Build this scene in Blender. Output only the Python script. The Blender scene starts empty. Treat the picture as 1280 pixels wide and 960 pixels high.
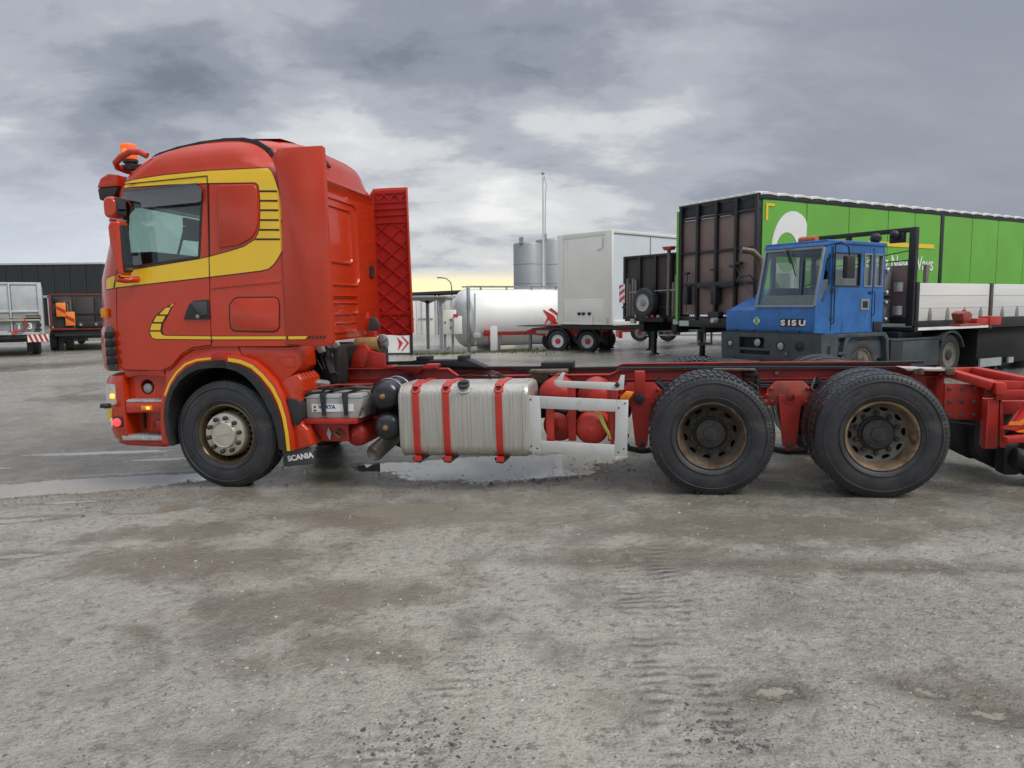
import bpy, bmesh, math, random
import numpy as np
from mathutils import Vector, Matrix
from mathutils.bvhtree import BVHTree
from mathutils.geometry import tessellate_polygon
random.seed(4); rng = np.random.default_rng(7)
SC = bpy.context.scene; COL = SC.collection
R = math.radians

# ---------------------------------------------------------------- camera
FPX, PITCH, ROLL, CAMZ = 919.0, 0.10577, 0.01024, 1.665
cam = bpy.data.cameras.new('camera'); camo = bpy.data.objects.new('camera', cam); COL.objects.link(camo)
cam.sensor_fit = 'HORIZONTAL'; cam.sensor_width = 36; cam.lens = FPX / 1280 * 36
cam.clip_start = .05; cam.clip_end = 6000
fwd = Vector((0, math.cos(PITCH), -math.sin(PITCH))); rt = Vector((1, 0, 0)); dn = fwd.cross(rt)
c_, s_ = math.cos(ROLL), math.sin(ROLL)
r2 = rt * c_ + dn * s_; d2 = dn * c_ - rt * s_
camo.matrix_world = Matrix(((r2.x, -d2.x, -fwd.x, 0), (r2.y, -d2.y, -fwd.y, 0), (r2.z, -d2.z, -fwd.z, CAMZ), (0, 0, 0, 1)))
SC.camera = camo

# ---------------------------------------------------------------- overcast sky, soft sun from the right, exposure
SUN_EL, SUN_AZ = R(48), R(120)          # azimuth clockwise from +Y
W = bpy.data.worlds.new('World'); SC.world = W; W.use_nodes = True
nt = W.node_tree; nt.nodes.clear(); N = nt.nodes; L = nt.links
def nd(t, **k):
    n = N.new(t)
    for a, b in k.items():
        if a in n.bl_rna.properties: setattr(n, a, b)
        else: n.inputs[a].default_value = b
    return n
def mth(op, a, b=None, c=None, clamp=False):
    n = N.new('ShaderNodeMath'); n.operation = op; n.use_clamp = clamp
    for i, q in enumerate((a, b, c)):
        if q is None: continue
        if isinstance(q, (int, float)): n.inputs[i].default_value = q
        else: L.new(q, n.inputs[i])
    return n.outputs[0]
def mixc(f, a, b):
    n = N.new('ShaderNodeMix'); n.data_type = 'RGBA'
    for i, q in ((0, f), (6, a), (7, b)):
        if isinstance(q, (int, float)): n.inputs[i].default_value = q
        elif isinstance(q, tuple): n.inputs[i].default_value = (*q, 1)
        else: L.new(q, n.inputs[i])
    return n.outputs[2]
def sstep(x, a, b, lo=0., hi=1.):
    n = N.new('ShaderNodeMapRange'); n.interpolation_type = 'SMOOTHSTEP'
    L.new(x, n.inputs[0]); n.inputs[1].default_value = a; n.inputs[2].default_value = b
    n.inputs[3].default_value = lo; n.inputs[4].default_value = hi
    return n.outputs[0]
tc = nd('ShaderNodeTexCoord')
sky = nd('ShaderNodeTexSky', sky_type='NISHITA', sun_disc=False, sun_elevation=SUN_EL, sun_rotation=SUN_AZ, air_density=1.2, dust_density=2.0)
sep = nd('ShaderNodeSeparateXYZ'); L.new(tc.outputs['Generated'], sep.inputs[0])
dx, dy, dz = sep.outputs
zz = mth('MAXIMUM', dz, 0.0)
den = mth('ADD', zz, 0.32)
cx = mth('DIVIDE', dx, den); cy = mth('DIVIDE', dy, den)
cmb = nd('ShaderNodeCombineXYZ'); L.new(cx, cmb.inputs[0]); L.new(cy, cmb.inputs[1])
def noise(vec, scale, detail=6, rough=.55, dist=0., off=(0, 0, 0), sc=(1, 1, 1)):
    m = nd('ShaderNodeMapping'); L.new(vec, m.inputs[0]); m.inputs[1].default_value = off; m.inputs[3].default_value = sc
    n = nd('ShaderNodeTexNoise'); L.new(m.outputs[0], n.inputs['Vector'])
    n.inputs['Scale'].default_value = scale; n.inputs['Detail'].default_value = detail
    n.inputs['Roughness'].default_value = rough; n.inputs['Distortion'].default_value = dist
    return n.outputs['Fac']
big = noise(cmb.outputs[0], .9, 4, .5, .4, (3.1, 1.2, 0), (1, 1.2, 1))
mid = noise(cmb.outputs[0], 2.2, 9, .55, .15, (0.4, 5.3, 0), (.85, 1.2, 1))
fine = noise(cmb.outputs[0], 8.5, 7, .66, .5, (7.4, 2.3, 0), (.85, 1.2, 1))
az = mth('ARCTAN2', dx, dy)                                   # 0 straight ahead, + to the right
el = mth('ARCSINE', dz)
dens = mth('ADD', mth('ADD', mth('MULTIPLY', big, .70), mth('MULTIPLY', mid, 1.0)), mth('MULTIPLY', fine, .24))
# the deck thins towards the horizon ahead and to the left, and closes to an even sheet on the right
elw = mth('ADD', el, mth('MULTIPLY', mth('SUBTRACT', big, .5), .30))
thin = mth('MULTIPLY', sstep(elw, .31, .17), sstep(az, .42, -.05))
sheet = sstep(az, .05, .55)
brk = mth('MULTIPLY', thin, .115)
val = mth('ADD', mth('SUBTRACT', 1.415, dens), brk)
flat = mth('MULTIPLY', sheet, .82)
val = mth('ADD', mth('MULTIPLY', val, mth('SUBTRACT', 1, flat)), mth('MULTIPLY', flat, .405))
rmp = nd('ShaderNodeValToRGB'); L.new(val, rmp.inputs[0]); cr = rmp.color_ramp
cr.interpolation = 'EASE'
stops = [(.22, (.125, .138, .168)), (.38, (.195, .21, .248)), (.52, (.285, .30, .335)), (.66, (.44, .448, .46)), (.86, (.60, .60, .59))]
cr.elements[0].position = stops[0][0]; cr.elements[0].color = (*stops[0][1], 1)
cr.elements[1].position = stops[-1][0]; cr.elements[1].color = (*stops[-1][1], 1)
for p_, c in stops[1:-1]:
    e = cr.elements.new(p_); e.color = (*c, 1)
cloud = rmp.outputs[0]
# pale even veil low on the left, a yellow clearing low ahead, brighter deck overhead
veil = mth('MULTIPLY', sstep(el, .21, .04), sstep(az, -.12, -.42))
cloud = mixc(mth('MULTIPLY', veil, .8), cloud, (.47, .50, .56))
ylw = mth('MULTIPLY', mth('MULTIPLY', sstep(el, .052, .028), sstep(az, .12, -.02)), sstep(az, -.34, -.18))
ylw = mth('MULTIPLY', ylw, sstep(mid, .25, .55, .75, 1.))
cloud = mixc(ylw, cloud, (.80, .70, .40))
zen = sstep(el, .36, 1.1, 1., 3.0)
vz = nd('ShaderNodeVectorMath', operation='SCALE'); L.new(cloud, vz.inputs[0]); L.new(zen, vz.inputs['Scale'])
vs = nd('ShaderNodeVectorMath', operation='SCALE'); L.new(vz.outputs[0], vs.inputs[0]); vs.inputs['Scale'].default_value = 10.0
bg = nd('ShaderNodeBackground'); bg.inputs['Strength'].default_value = .1
L.new(mixc(.96, sky.outputs[0], vs.outputs[0]), bg.inputs[0])
wo = nd('ShaderNodeOutputWorld'); L.new(bg.outputs[0], wo.inputs[0])
sl = bpy.data.lights.new('sun', 'SUN'); sl.energy = 1.5; sl.angle = R(30); sl.color = (1, .96, .9)
so = bpy.data.objects.new('sun', sl); COL.objects.link(so)
sd = Vector((math.sin(SUN_AZ) * math.cos(SUN_EL), math.cos(SUN_AZ) * math.cos(SUN_EL), math.sin(SUN_EL)))
so.rotation_euler = sd.to_track_quat('Z', 'Y').to_euler()
SC.view_settings.view_transform = 'Standard'; SC.view_settings.look = 'None'
SC.view_settings.exposure = 0.62; SC.view_settings.gamma = 1
SC.cycles.max_bounces = 8; SC.cycles.transparent_max_bounces = 12
SC.cycles.use_denoising = True

# ---------------------------------------------------------------- helpers
class MB:
    """collects shapes; build() links them as one mesh object"""
    def __init__(s): s.v = []; s.f = []
    def add(s, vs, fs):
        o = len(s.v); s.v += [tuple(q) for q in vs]; s.f += [tuple(i + o for i in f) for f in fs]; return s
    def box(s, x0, x1, y0, y1, z0, z1):
        return s.add([(x, y, z) for x in (x0, x1) for y in (y0, y1) for z in (z0, z1)],
                     [(0, 1, 3, 2), (4, 6, 7, 5), (0, 4, 5, 1), (2, 3, 7, 6), (0, 2, 6, 4), (1, 5, 7, 3)])
    def bar(s, p0, p1, a, b=None, up=(0, 0, 1)):
        """square bar from p0 to p1, a thick along up, b across"""
        b = b or a; p0 = Vector(p0); p1 = Vector(p1); d = (p1 - p0).normalized()
        upv = Vector(up)
        if abs(d.dot(upv)) > .98: upv = Vector((0, 1, 0))
        sx = d.cross(upv).normalized(); uz = sx.cross(d).normalized()
        vs = [p + sx * (i * b / 2) + uz * (j * a / 2) for p in (p0, p1) for i, j in ((-1, -1), (1, -1), (1, 1), (-1, 1))]
        return s.add(vs, [(0, 1, 2, 3), (7, 6, 5, 4), (0, 4, 5, 1), (1, 5, 6, 2), (2, 6, 7, 3), (3, 7, 4, 0)])
    def ring(s, p, d, r, n):
        d = Vector(d).normalized(); a = d.orthogonal().normalized()
        if abs(d.x) < .7:
            a = (Vector((1, 0, 0)) - d * d.x).normalized()
        b = d.cross(a)
        return [Vector(p) + (a * math.cos(2 * math.pi * i / n) + b * math.sin(2 * math.pi * i / n)) * r for i in range(n)]
    def lathe(s, o, d, prof, n=24, caps=True):
        """prof: (radius, distance along d) rings"""
        d = Vector(d).normalized(); o = Vector(o); vs = []; fs = []
        for r, h in prof: vs += s.ring(o + d * h, d, max(r, 1e-4), n)
        for k in range(len(prof) - 1):
            for i in range(n):
                j = (i + 1) % n; fs.append((k * n + i, k * n + j, k * n + n + j, k * n + n + i))
        if caps:
            fs.append(tuple(reversed(range(n)))); fs.append(tuple(range((len(prof) - 1) * n, len(prof) * n)))
        return s.add(vs, fs)
    def cyl(s, p0, p1, r0, r1=None, n=16):
        p0 = Vector(p0); d = Vector(p1) - p0
        return s.lathe(p0, d, [(r0, 0), (r0 if r1 is None else r1, d.length)], n)
    def tube(s, pts, r, n=8):
        pts = [Vector(p) for p in pts]; vs = []; fs = []
        for k, p in enumerate(pts):
            d = (pts[min(k + 1, len(pts) - 1)] - pts[max(k - 1, 0)]).normalized()
            if k == 0: a = d.orthogonal().normalized()
            else: a = (a - d * a.dot(d)).normalized()
            b = d.cross(a)
            vs += [p + (a * math.cos(2 * math.pi * i / n) + b * math.sin(2 * math.pi * i / n)) * r for i in range(n)]
        for k in range(len(pts) - 1):
            for i in range(n):
                j = (i + 1) % n; fs.append((k * n + i, k * n + j, k * n + n + j, k * n + n + i))
        fs.append(tuple(range(n))); fs.append(tuple(range((len(pts) - 1) * n, len(pts) * n)))
        return s.add(vs, fs)
    def prism(s, poly, a, b, axis='y'):
        """2D outline pushed along an axis: y -> (x,z) outline, x -> (y,z), z -> (x,y)"""
        f = {'y': lambda p, t: (p[0], t, p[1]), 'x': lambda p, t: (t, p[0], p[1]), 'z': lambda p, t: (p[0], p[1], t)}[axis]
        n = len(poly)
        return s.add([f(p, a) for p in poly] + [f(p, b) for p in poly],
                     [tuple(range(n)), tuple(range(2 * n - 1, n - 1, -1))] + [(i, (i + 1) % n, n + (i + 1) % n, n + i) for i in range(n)])
    def strip(s, A, B, a, b):
        """band between two open outlines (x,z), from y=a to y=b"""
        n = len(A); vs = [(p[0], t, p[1]) for t in (a, b) for q in (A, B) for p in q]; fs = []
        for i in range(n - 1):
            fs += [(i, i + 1, n + i + 1, n + i), (2 * n + i + 1, 2 * n + i, 3 * n + i, 3 * n + i + 1),
                   (i + 1, i, 2 * n + i, 2 * n + i + 1), (n + i, n + i + 1, 3 * n + i + 1, 3 * n + i)]
        fs += [(0, n, 3 * n, 2 * n), (n - 1, 3 * n - 1, 4 * n - 1, 2 * n - 1)]
        return s.add(vs, fs)
    def rings(s, rs, caps=True):
        n = len(rs[0]); vs = [p for r in rs for p in r]; fs = []
        for k in range(len(rs) - 1):
            for i in range(n):
                j = (i + 1) % n; fs.append((k * n + i, k * n + j, k * n + n + j, k * n + n + i))
        if caps: fs += [tuple(reversed(range(n))), tuple(range((len(rs) - 1) * n, len(rs) * n))]
        return s.add(vs, fs)
    def mesh(s, name, bevel=0, seg=2, smooth=32):
        bm = bmesh.new(); vv = [bm.verts.new(p) for p in s.v]
        for f in s.f:
            if len(set(f)) < 3: continue
            try: bm.faces.new([vv[i] for i in f])
            except ValueError: pass
        bmesh.ops.recalc_face_normals(bm, faces=bm.faces)
        if bevel:
            ed = [e for e in bm.edges if len(e.link_faces) == 2 and e.calc_face_angle(0) > .6]
            bmesh.ops.bevel(bm, geom=ed, offset=bevel, segments=seg, profile=.5, affect='EDGES', clamp_overlap=True)
        me = bpy.data.meshes.new(name); bm.to_mesh(me); bm.free()
        if smooth: shade(me, smooth)
        return me
    def build(s, name, m, parent=None, bevel=0, seg=2, smooth=32, loc=None):
        return link(name, s.mesh(name, bevel, seg, smooth), m, parent, loc)
def shade(me, ang=32):
    me.polygons.foreach_set('use_smooth', [True] * len(me.polygons))
    try: me.set_sharp_from_angle(angle=R(ang))
    except Exception: pass
def link(name, me, m, parent=None, loc=None):
    o = bpy.data.objects.new(name, me); COL.objects.link(o)
    if m:
        me.materials.clear(); me.materials.append(m)
    if parent: o.parent = parent
    if loc is not None: o.location = loc
    return o
def tag(o, label, cat, group=None):
    o['label'] = label; o['category'] = cat
    if group: o['group'] = group
    return o
def thing(name, label, cat, loc=(0, 0, 0), rz=0, group=None):
    o = bpy.data.objects.new(name, None); COL.objects.link(o); o.empty_display_size = .2
    o.location = loc; o.rotation_euler = (0, 0, rz); return tag(o, label, cat, group)
def structure(o): o['kind'] = 'structure'; return o
def stuff(o): o['kind'] = 'stuff'; return o
def dup(o, parent=None, loc=None, rot=None):
    c = o.copy(); COL.objects.link(c)
    if parent is not None: c.parent = parent
    if loc is not None: c.location = loc
    if rot is not None: c.rotation_euler = rot
    for ch in [q for q in COL.objects if q.parent == o]: dup(ch, c)
    return c
def boolean(a, cutters, op='DIFFERENCE'):
    """a: MB or mesh; cutters: list of MB -> new mesh"""
    me = a.mesh('cut', smooth=0) if isinstance(a, MB) else a
    for cu in cutters:
        oa = bpy.data.objects.new('cut_a', me); ob = bpy.data.objects.new('cut_b', cu.mesh('cut', smooth=0) if isinstance(cu, MB) else cu)
        COL.objects.link(oa); COL.objects.link(ob)
        md = oa.modifiers.new('b', 'BOOLEAN'); md.operation = op; md.object = ob; md.solver = 'EXACT'
        dg = bpy.context.evaluated_depsgraph_get()
        me = bpy.data.meshes.new_from_object(oa.evaluated_get(dg))
        bpy.data.objects.remove(oa); bpy.data.objects.remove(ob)
    return me
def bm_of(me):
    bm = bmesh.new(); bm.from_mesh(me); return bm
def off(poly, d):
    """push a closed outline outwards by d"""
    n = len(poly); ar = sum(poly[i][0] * poly[(i + 1) % n][1] - poly[(i + 1) % n][0] * poly[i][1] for i in range(n))
    sg = 1 if ar > 0 else -1; out = []
    for i in range(n):
        p0, p1, p2 = Vector(poly[i - 1]), Vector(poly[i]), Vector(poly[(i + 1) % n])
        a = (p1 - p0).normalized(); b = (p2 - p1).normalized()
        na = Vector((a.y, -a.x)) * sg; nb = Vector((b.y, -b.x)) * sg; m = na + nb
        m = m / max(.35, m.dot(m) / 2) if m.length > .01 else na
        out.append(tuple(p1 + m * d))
    return out
def decal(poly, bvh, name, m, parent, o=.003, step=.05, y0=-1.5):
    """flat print laid onto a body seen along +y"""
    bm = bmesh.new(); vv = [bm.verts.new((p[0], 0, p[1])) for p in poly]
    for t in tessellate_polygon([[Vector((p[0], p[1], 0)) for p in poly]]):
        try: bm.faces.new([vv[i] for i in t])
        except ValueError: pass
    xs = [p[0] for p in poly]; zs = [p[1] for p in poly]
    for ax, lo, hi in ((0, min(xs), max(xs)), (2, min(zs), max(zs))):
        k = lo + step
        while k < hi:
            co = [0, 0, 0]; co[ax] = k; no = [0, 0, 0]; no[ax] = 1
            bmesh.ops.bisect_plane(bm, geom=bm.verts[:] + bm.edges[:] + bm.faces[:], plane_co=co, plane_no=no)
            k += step
    for v in bm.verts:
        h = bvh.ray_cast(Vector((v.co.x, y0, v.co.z)), Vector((0, 1, 0)))
        v.co.y = (h[0].y if h[0] else 0) - o
    bmesh.ops.recalc_face_normals(bm, faces=bm.faces)
    if sum(f.normal.y for f in bm.faces) > 0: bmesh.ops.reverse_faces(bm, faces=bm.faces[:])
    me = bpy.data.meshes.new(name); bm.to_mesh(me); bm.free(); shade(me)
    return link(name, me, m, parent)
def lettering(txt, size, m, parent, loc, rot=(R(90), 0, 0), name='lettering', depth=.002, align='LEFT', bold=.0, sx=1.):
    cu = bpy.data.curves.new(name, 'FONT'); cu.body = txt; cu.size = size; cu.extrude = depth; cu.align_x = align; cu.offset = bold
    t = bpy.data.objects.new(name, cu); COL.objects.link(t)
    me = bpy.data.meshes.new_from_object(t.evaluated_get(bpy.context.evaluated_depsgraph_get()))
    bpy.data.objects.remove(t)
    o = link(name, me, m, parent, loc); o.rotation_euler = rot; o.scale = (sx, 1, 1); return o
def arc(cx, cz, r, a0, a1, n):
    return [(cx + r * math.cos(R(a0 + (a1 - a0) * i / n)), cz + r * math.sin(R(a0 + (a1 - a0) * i / n))) for i in range(n + 1)]
def rrect(x0, x1, z0, z1, r, n=4):
    return arc(x1 - r, z1 - r, r, 0, 90, n) + arc(x0 + r, z1 - r, r, 90, 180, n) + arc(x0 + r, z0 + r, r, 180, 270, n) + arc(x1 - r, z0 + r, r, 270, 360, n)

# ---------------------------------------------------------------- materials
def M(name, col, rough=.5, metal=0., var=.12, scale=3., bump=0., bscale=60., coat=0., stain=None, stretch=(1, 1, 1), spec=.5, rvar=.12):
    """procedural paint / metal / rubber: two noises vary tone and gloss, stain = (colour, amount 0..1, scale, stretch)"""
    global N, L
    m = bpy.data.materials.new(name); m.use_nodes = True; N = m.node_tree.nodes; L = m.node_tree.links
    b = N['Principled BSDF']; t = nd('ShaderNodeTexCoord'); oc = t.outputs['Object']
    n1 = noise(oc, scale, 6, .6, 0, (random.random() * 9, 2, 5), stretch)
    lo = tuple(c * (1 - var) for c in col); hi = tuple(min(1, c * (1 + var)) for c in col)
    c = mixc(sstep(n1, .3, .7), lo, hi)
    if stain:
        sc_, amt, ss, st = stain
        n2 = noise(oc, ss, 8, .65, .3, (5, random.random() * 9, 1), st)
        f = sstep(n2, .72 - .35 * amt, .86 - .30 * amt, 0, min(1, .35 + amt))
        c = mixc(f, c, sc_)
        rr = mth('ADD', sstep(n1, .2, .8, rough - rvar * .5, rough + rvar * .5), mth('MULTIPLY', f, .35), clamp=True)
    else: rr = sstep(n1, .2, .8, max(.02, rough - rvar * .5), min(1, rough + rvar * .5))
    L.new(c, b.inputs['Base Color']); L.new(rr, b.inputs['Roughness'])
    b.inputs['Metallic'].default_value = metal; b.inputs['Specular IOR Level'].default_value = spec
    if coat:
        b.inputs['Coat Weight'].default_value = coat; b.inputs['Coat Roughness'].default_value = .06
    if bump:
        n3 = noise(oc, bscale, 5, .6, 0, (1, 4, 2), stretch)
        bp = nd('ShaderNodeBump'); bp.inputs['Strength'].default_value = bump; bp.inputs['Distance'].default_value = .01
        L.new(n3, bp.inputs['Height']); L.new(bp.outputs[0], b.inputs['Normal'])
    return m
def glass(name, tint=(.80, .88, .86), refl=.10):
    global N, L
    m = bpy.data.materials.new(name); m.use_nodes = True; N = m.node_tree.nodes; L = m.node_tree.links; N.clear()
    o = nd('ShaderNodeOutputMaterial'); tr = nd('ShaderNodeBsdfTransparent'); gl = nd('ShaderNodeBsdfGlossy')
    tr.inputs[0].default_value = (*tint, 1); gl.inputs['Roughness'].default_value = .02; gl.inputs[0].default_value = (1, 1, 1, 1)
    fr = nd('ShaderNodeFresnel'); fr.inputs[0].default_value = 1.5
    f = mth('ADD', mth('MULTIPLY', fr.outputs[0], refl * 4), refl * .2, clamp=True)
    ms = nd('ShaderNodeMixShader'); L.new(f, ms.inputs[0]); L.new(tr.outputs[0], ms.inputs[1]); L.new(gl.outputs[0], ms.inputs[2])
    L.new(ms.outputs[0], o.inputs[0]); return m
def lit(name, col, strength):
    m = M(name, col, .25, 0, .05, coat=.5); b = m.node_tree.nodes['Principled BSDF']
    b.inputs['Emission Color'].default_value = (*col, 1); b.inputs['Emission Strength'].default_value = strength; return m
MUD = (.13, .115, .09)
m_red = M('red cab paint', (.52, .034, .004), .26, 0, .06, 2, coat=.4, bump=.02, bscale=1.6, stain=((.40, .08, .03), .2, 4, (3, 3, .45)))
m_cred = M('red chassis paint', (.38, .024, .014), .42, 0, .18, 5, bump=.08, bscale=40, stain=((.17, .05, .035), .38, 6, (1, 1, .6)))
m_dred = M('red inner deflector', (.42, .018, .012), .45, 0, .12, 3, stain=((.16, .015, .012), .3, 5, (1, 1, 1)))
m_strap = M('red tank strap', (.50, .035, .022), .4, 0, .1, 8, stain=((.30, .05, .035), .25, 14, (1, 1, 1)))
m_yel = M('yellow stripe film', (.88, .56, .02), .35, 0, .04, 2, coat=.4, stain=((.5, .31, .04), .12, 4, (1, 1, .5)))
m_seam = M('dark stripe border', (.02, .012, .01), .5)
m_blk = M('black plastic', (.022, .023, .025), .5, 0, .25, 6, bump=.1, bscale=120, stain=((.07, .065, .058), .22, 9, (1, 1, 1)))
m_dk = M('black greasy underbody', (.012, .012, .012), .6, 0, .4, 6, bump=.3, bscale=30, stain=((.035, .03, .024), .3, 10, (1, 1, 1)))
m_gry = M('grey plastic fairing', (.06, .065, .07), .5, 0, .15, 5)
m_tyre = M('tyre rubber', (.032, .033, .035), .55, 0, .3, 5, bump=.2, bscale=60, stain=((.085, .082, .073), .5, 5, (1, 1, 1)))
m_tread = M('wet tread rubber', (.024, .025, .028), .28, 0, .3, 8, bump=.15, bscale=90, stain=((.08, .075, .065), .35, 12, (1, 1, 1)))
m_rust = M('rusty rim', (.125, .095, .064), .5, .1, .4, 7, bump=.3, bscale=50, stain=((.055, .032, .02), .62, 9, (1, 1, 1)))
m_rdisc = M('dark rusty disc', (.066, .048, .034), .55, .1, .35, 9, bump=.3, bscale=60, stain=((.11, .075, .045), .4, 12, (1, 1, 1)))
m_rust2 = M('rust worn rim', (.25, .18, .108), .5, .2, .35, 7, bump=.3, bscale=40, stain=((.10, .045, .018), .62, 8, (1, 1, 1)))
m_hub = M('hub grease', (.055, .052, .05), .5, .3, .3, 12, bump=.3, bscale=60, stain=((.11, .085, .06), .4, 15, (1, 1, 1)))
m_hubw = M('worn silver disc', (.17, .16, .138), .5, .4, .3, 8, bump=.2, bscale=50, stain=((.09, .06, .035), .5, 9, (1, 1, 1)))
m_bronze = M('bronze front rim', (.21, .155, .09), .3, .7, .2, 6, stain=((.12, .075, .035), .4, 9, (1, 1, 1)))
m_cap = M('wheel trim silver', (.58, .54, .455), .30, .75, .1, 8, stain=((.25, .2, .14), .3, 12, (1, 1, 1)))
m_alu = M('dirty aluminium tank', (.50, .485, .43), .38, .5, .13, 3, bump=.015, bscale=20, stretch=(26, 26, .5), stain=((.31, .285, .235), .6, 3.0, (34, 34, .5)))
m_tread_alu = M('aluminium tread plate', (.55, .55, .53), .4, .6, .2, 20, bump=.5, bscale=90, stain=((.25, .23, .2), .4, 18, (1, 1, 1)))
m_wboard = M('white guard board', (.54, .55, .525), .45, 0, .06, 3, bump=.05, bscale=20, stain=((.42, .42, .38), .42, 4, (2.5, 1, 1)))
m_galv = M('galvanised steel', (.33, .34, .35), .45, .55, .2, 9, stain=((.2, .19, .17), .35, 8, (1, 1, 1)))
m_gbox = M('battery grey', (.36, .365, .35), .5, 0, .1, 6, stain=((.2, .18, .14), .4, 7, (1, 1, .4)))
m_navy = M('black air tank paint', (.012, .014, .02), .3, 0, .2, 4, coat=.3, stain=((.05, .048, .045), .2, 8, (1, 1, 1)))
m_white = M('white paint', (.78, .78, .75), .4, 0, .03, 1.5, stain=((.52, .51, .46), .3, 1.3, (1.5, 1.5, .4)))
m_cream = M('cream panel paint', (.80, .785, .71), .5, 0, .04, 1.0, stain=((.5, .48, .41), .28, 1.1, (1.5, 1.5, .4)))
m_bwhite = M('cool white panel paint', (.70, .77, .80), .35, 0, .03, 1.0, stain=((.55, .6, .62), .22, 1.0, (1, 1, .4)))
m_blue = M('blue tractor paint', (.022, .125, .36), .42, 0, .18, 2.2, bump=.08, bscale=9, stain=((.03, .06, .14), .5, 4, (2, 2, .5)))
m_bgrey = M('dark grey tractor steel', (.042, .055, .062), .5, 0, .25, 3, bump=.1, bscale=30, stain=((.12, .115, .10), .4, 5, (1, 1, .7)))
m_green = M('green curtain tarpaulin', (.145, .42, .055), .5, 0, .07, .8, bump=.08, bscale=6, stain=((.10, .32, .045), .3, 1.2, (1, 1, .35)))
m_brown = M('brown plywood bulkhead', (.20, .14, .125), .55, 0, .16, 1.2, stain=((.17, .14, .13), .35, 1.1, (1, 1, .5)))
m_dbrown = M('dark brown headboard', (.045, .036, .034), .6, 0, .2, 2, stain=((.09, .08, .075), .3, 2, (1, 1, .5)))
m_blks = M('black steel', (.018, .019, .021), .5, 0, .3, 3, bump=.1, bscale=30, stain=((.06, .055, .05), .3, 5, (1, 1, 1)))
m_wood = M('weathered stake wood', (.17, .145, .12), .75, 0, .3, 3, bump=.3, bscale=10, stretch=(6, 6, .5))
m_silo = M('silo grey steel', (.33, .35, .355), .5, .2, .06, .3, stain=((.2, .21, .21), .3, .3, (2, 2, .2)))
m_dark_clad = M('dark corrugated cladding', (.030, .032, .032), .55, 0, .08, .2, stain=((.04, .042, .042), .3, .3, (3, 3, .15)))
m_tred = M('trailer red', (.42, .03, .022), .45, 0, .15, 3, stain=((.2, .04, .03), .35, 4, (1, 1, 1)))
m_ored = M('red reflector', (.6, .02, .015), .3, 0, .05, coat=.5)
m_amber = M('amber lens', (.85, .27, .01), .25, 0, .06, 20, coat=.6)
m_amber_on = lit('lit amber marker', (1., .42, .04), 1.1)
m_red_on = lit('lit red marker', (1., .05, .05), 1.0)
m_beacon = lit('orange beacon dome', (.86, .13, .012), .22)
m_beacon_core = lit('beacon bulb', (1., .2, .02), .6)
m_lens = M('clear lamp lens', (.62, .6, .55), .12, .2, .2, 30, coat=1)
m_chrome = M('chrome', (.7, .7, .7), .12, 1., .05)
m_orange = M('orange reflective board', (.86, .24, .03), .45, 0, .05, 5)
m_wfilm = M('white film', (.80, .80, .78), .4, 0, .03)
m_gfilm = M('pale grey film', (.58, .66, .62), .45, 0, .03)
m_bfilm = M('blue lettering film', (.03, .08, .28), .4)
m_seat = M('dark seat fabric', (.025, .026, .028), .8)
m_cabin = M('cabin trim', (.06, .06, .058), .7)
m_lgrey = M('pale grey sheet steel', (.46, .485, .49), .5, .1, .1, 1.5, stain=((.3, .3, .28), .4, 2.5, (1, 1, .4)))
m_mgrey = M('mid grey sheet steel', (.27, .28, .28), .5, .2, .15, 2, stain=((.17, .165, .15), .4, 3, (1, 1, .5)))
m_gold = M('old gold canister', (.30, .19, .07), .5, .2, .25, 9, stain=((.1, .06, .03), .4, 9, (1, 1, 1)))
m_exh = M('exhaust steel', (.33, .30, .26), .45, .5, .25, 9, stain=((.15, .12, .09), .5, 9, (1, 1, 1)))
m_hole = M('dark opening', (.004, .004, .004), .95, spec=.05)
m_lime = M('lime lashing strap', (.42, .52, .08), .6)
g_win = glass('window glass', (.80, .90, .865), .14)
g_smoke = glass('smoked deflector', (.40, .42, .42), .42)
g_pane = glass('tractor glass', (.84, .88, .86), .12)
# ---------------------------------------------------------------- the yard
TX, TY, PSI, TH = 1.7208, 6.2374, .18082, .01862
CTRL = [(6.5, 15, 0), (9, 17, -.04), (11, 18, -.05), (6.5, 18.5, .0), (4.9, 20.3, .05), (4.2, 22.5, .10), (3, 25, .06), (1.5, 26, .05), (-1, 30, -.12),
        (-18, 28, 0), (-25, 35, 0), (0, 60, 0), (-30, 70, 0), (30, 60, 0), (30, 30, 0), (-8, 18, 0)]
def sm(a, b, x):
    t = np.clip((x - a) / (b - a), 0, 1); return t * t * (3 - 2 * t)
def gheight(x, y):
    x = np.asarray(x, float); y = np.asarray(y, float)
    u = (x - TX) * math.cos(PSI) - (y - TY) * math.sin(PSI)
    near = TH * np.clip(u, -8, 3.5) * sm(1.5, 4.5, y)
    w = 0; h = 0
    for cx_, cy_, cz_ in CTRL:
        k = 1 / (((x - cx_) ** 2 + (y - cy_) ** 2) ** 1.6 + .2); w = w + k; h = h + k * cz_
    far = h / w; t = sm(9.5, 14.5, y)
    return near * (1 - t) + far * t
def G(x, y): return float(gheight(x, y))
def axis_steps(lo, hi, step, far_lo, far_hi, g=1.13):
    a = list(np.arange(lo, hi, step)); s = step; v = hi
    while v < far_hi: a.append(v); s *= g; v += s
    s = step; v = lo - step; pre = []
    while v > far_lo: pre.append(v); s *= g; v -= s
    return np.array(pre[::-1] + a)
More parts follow.
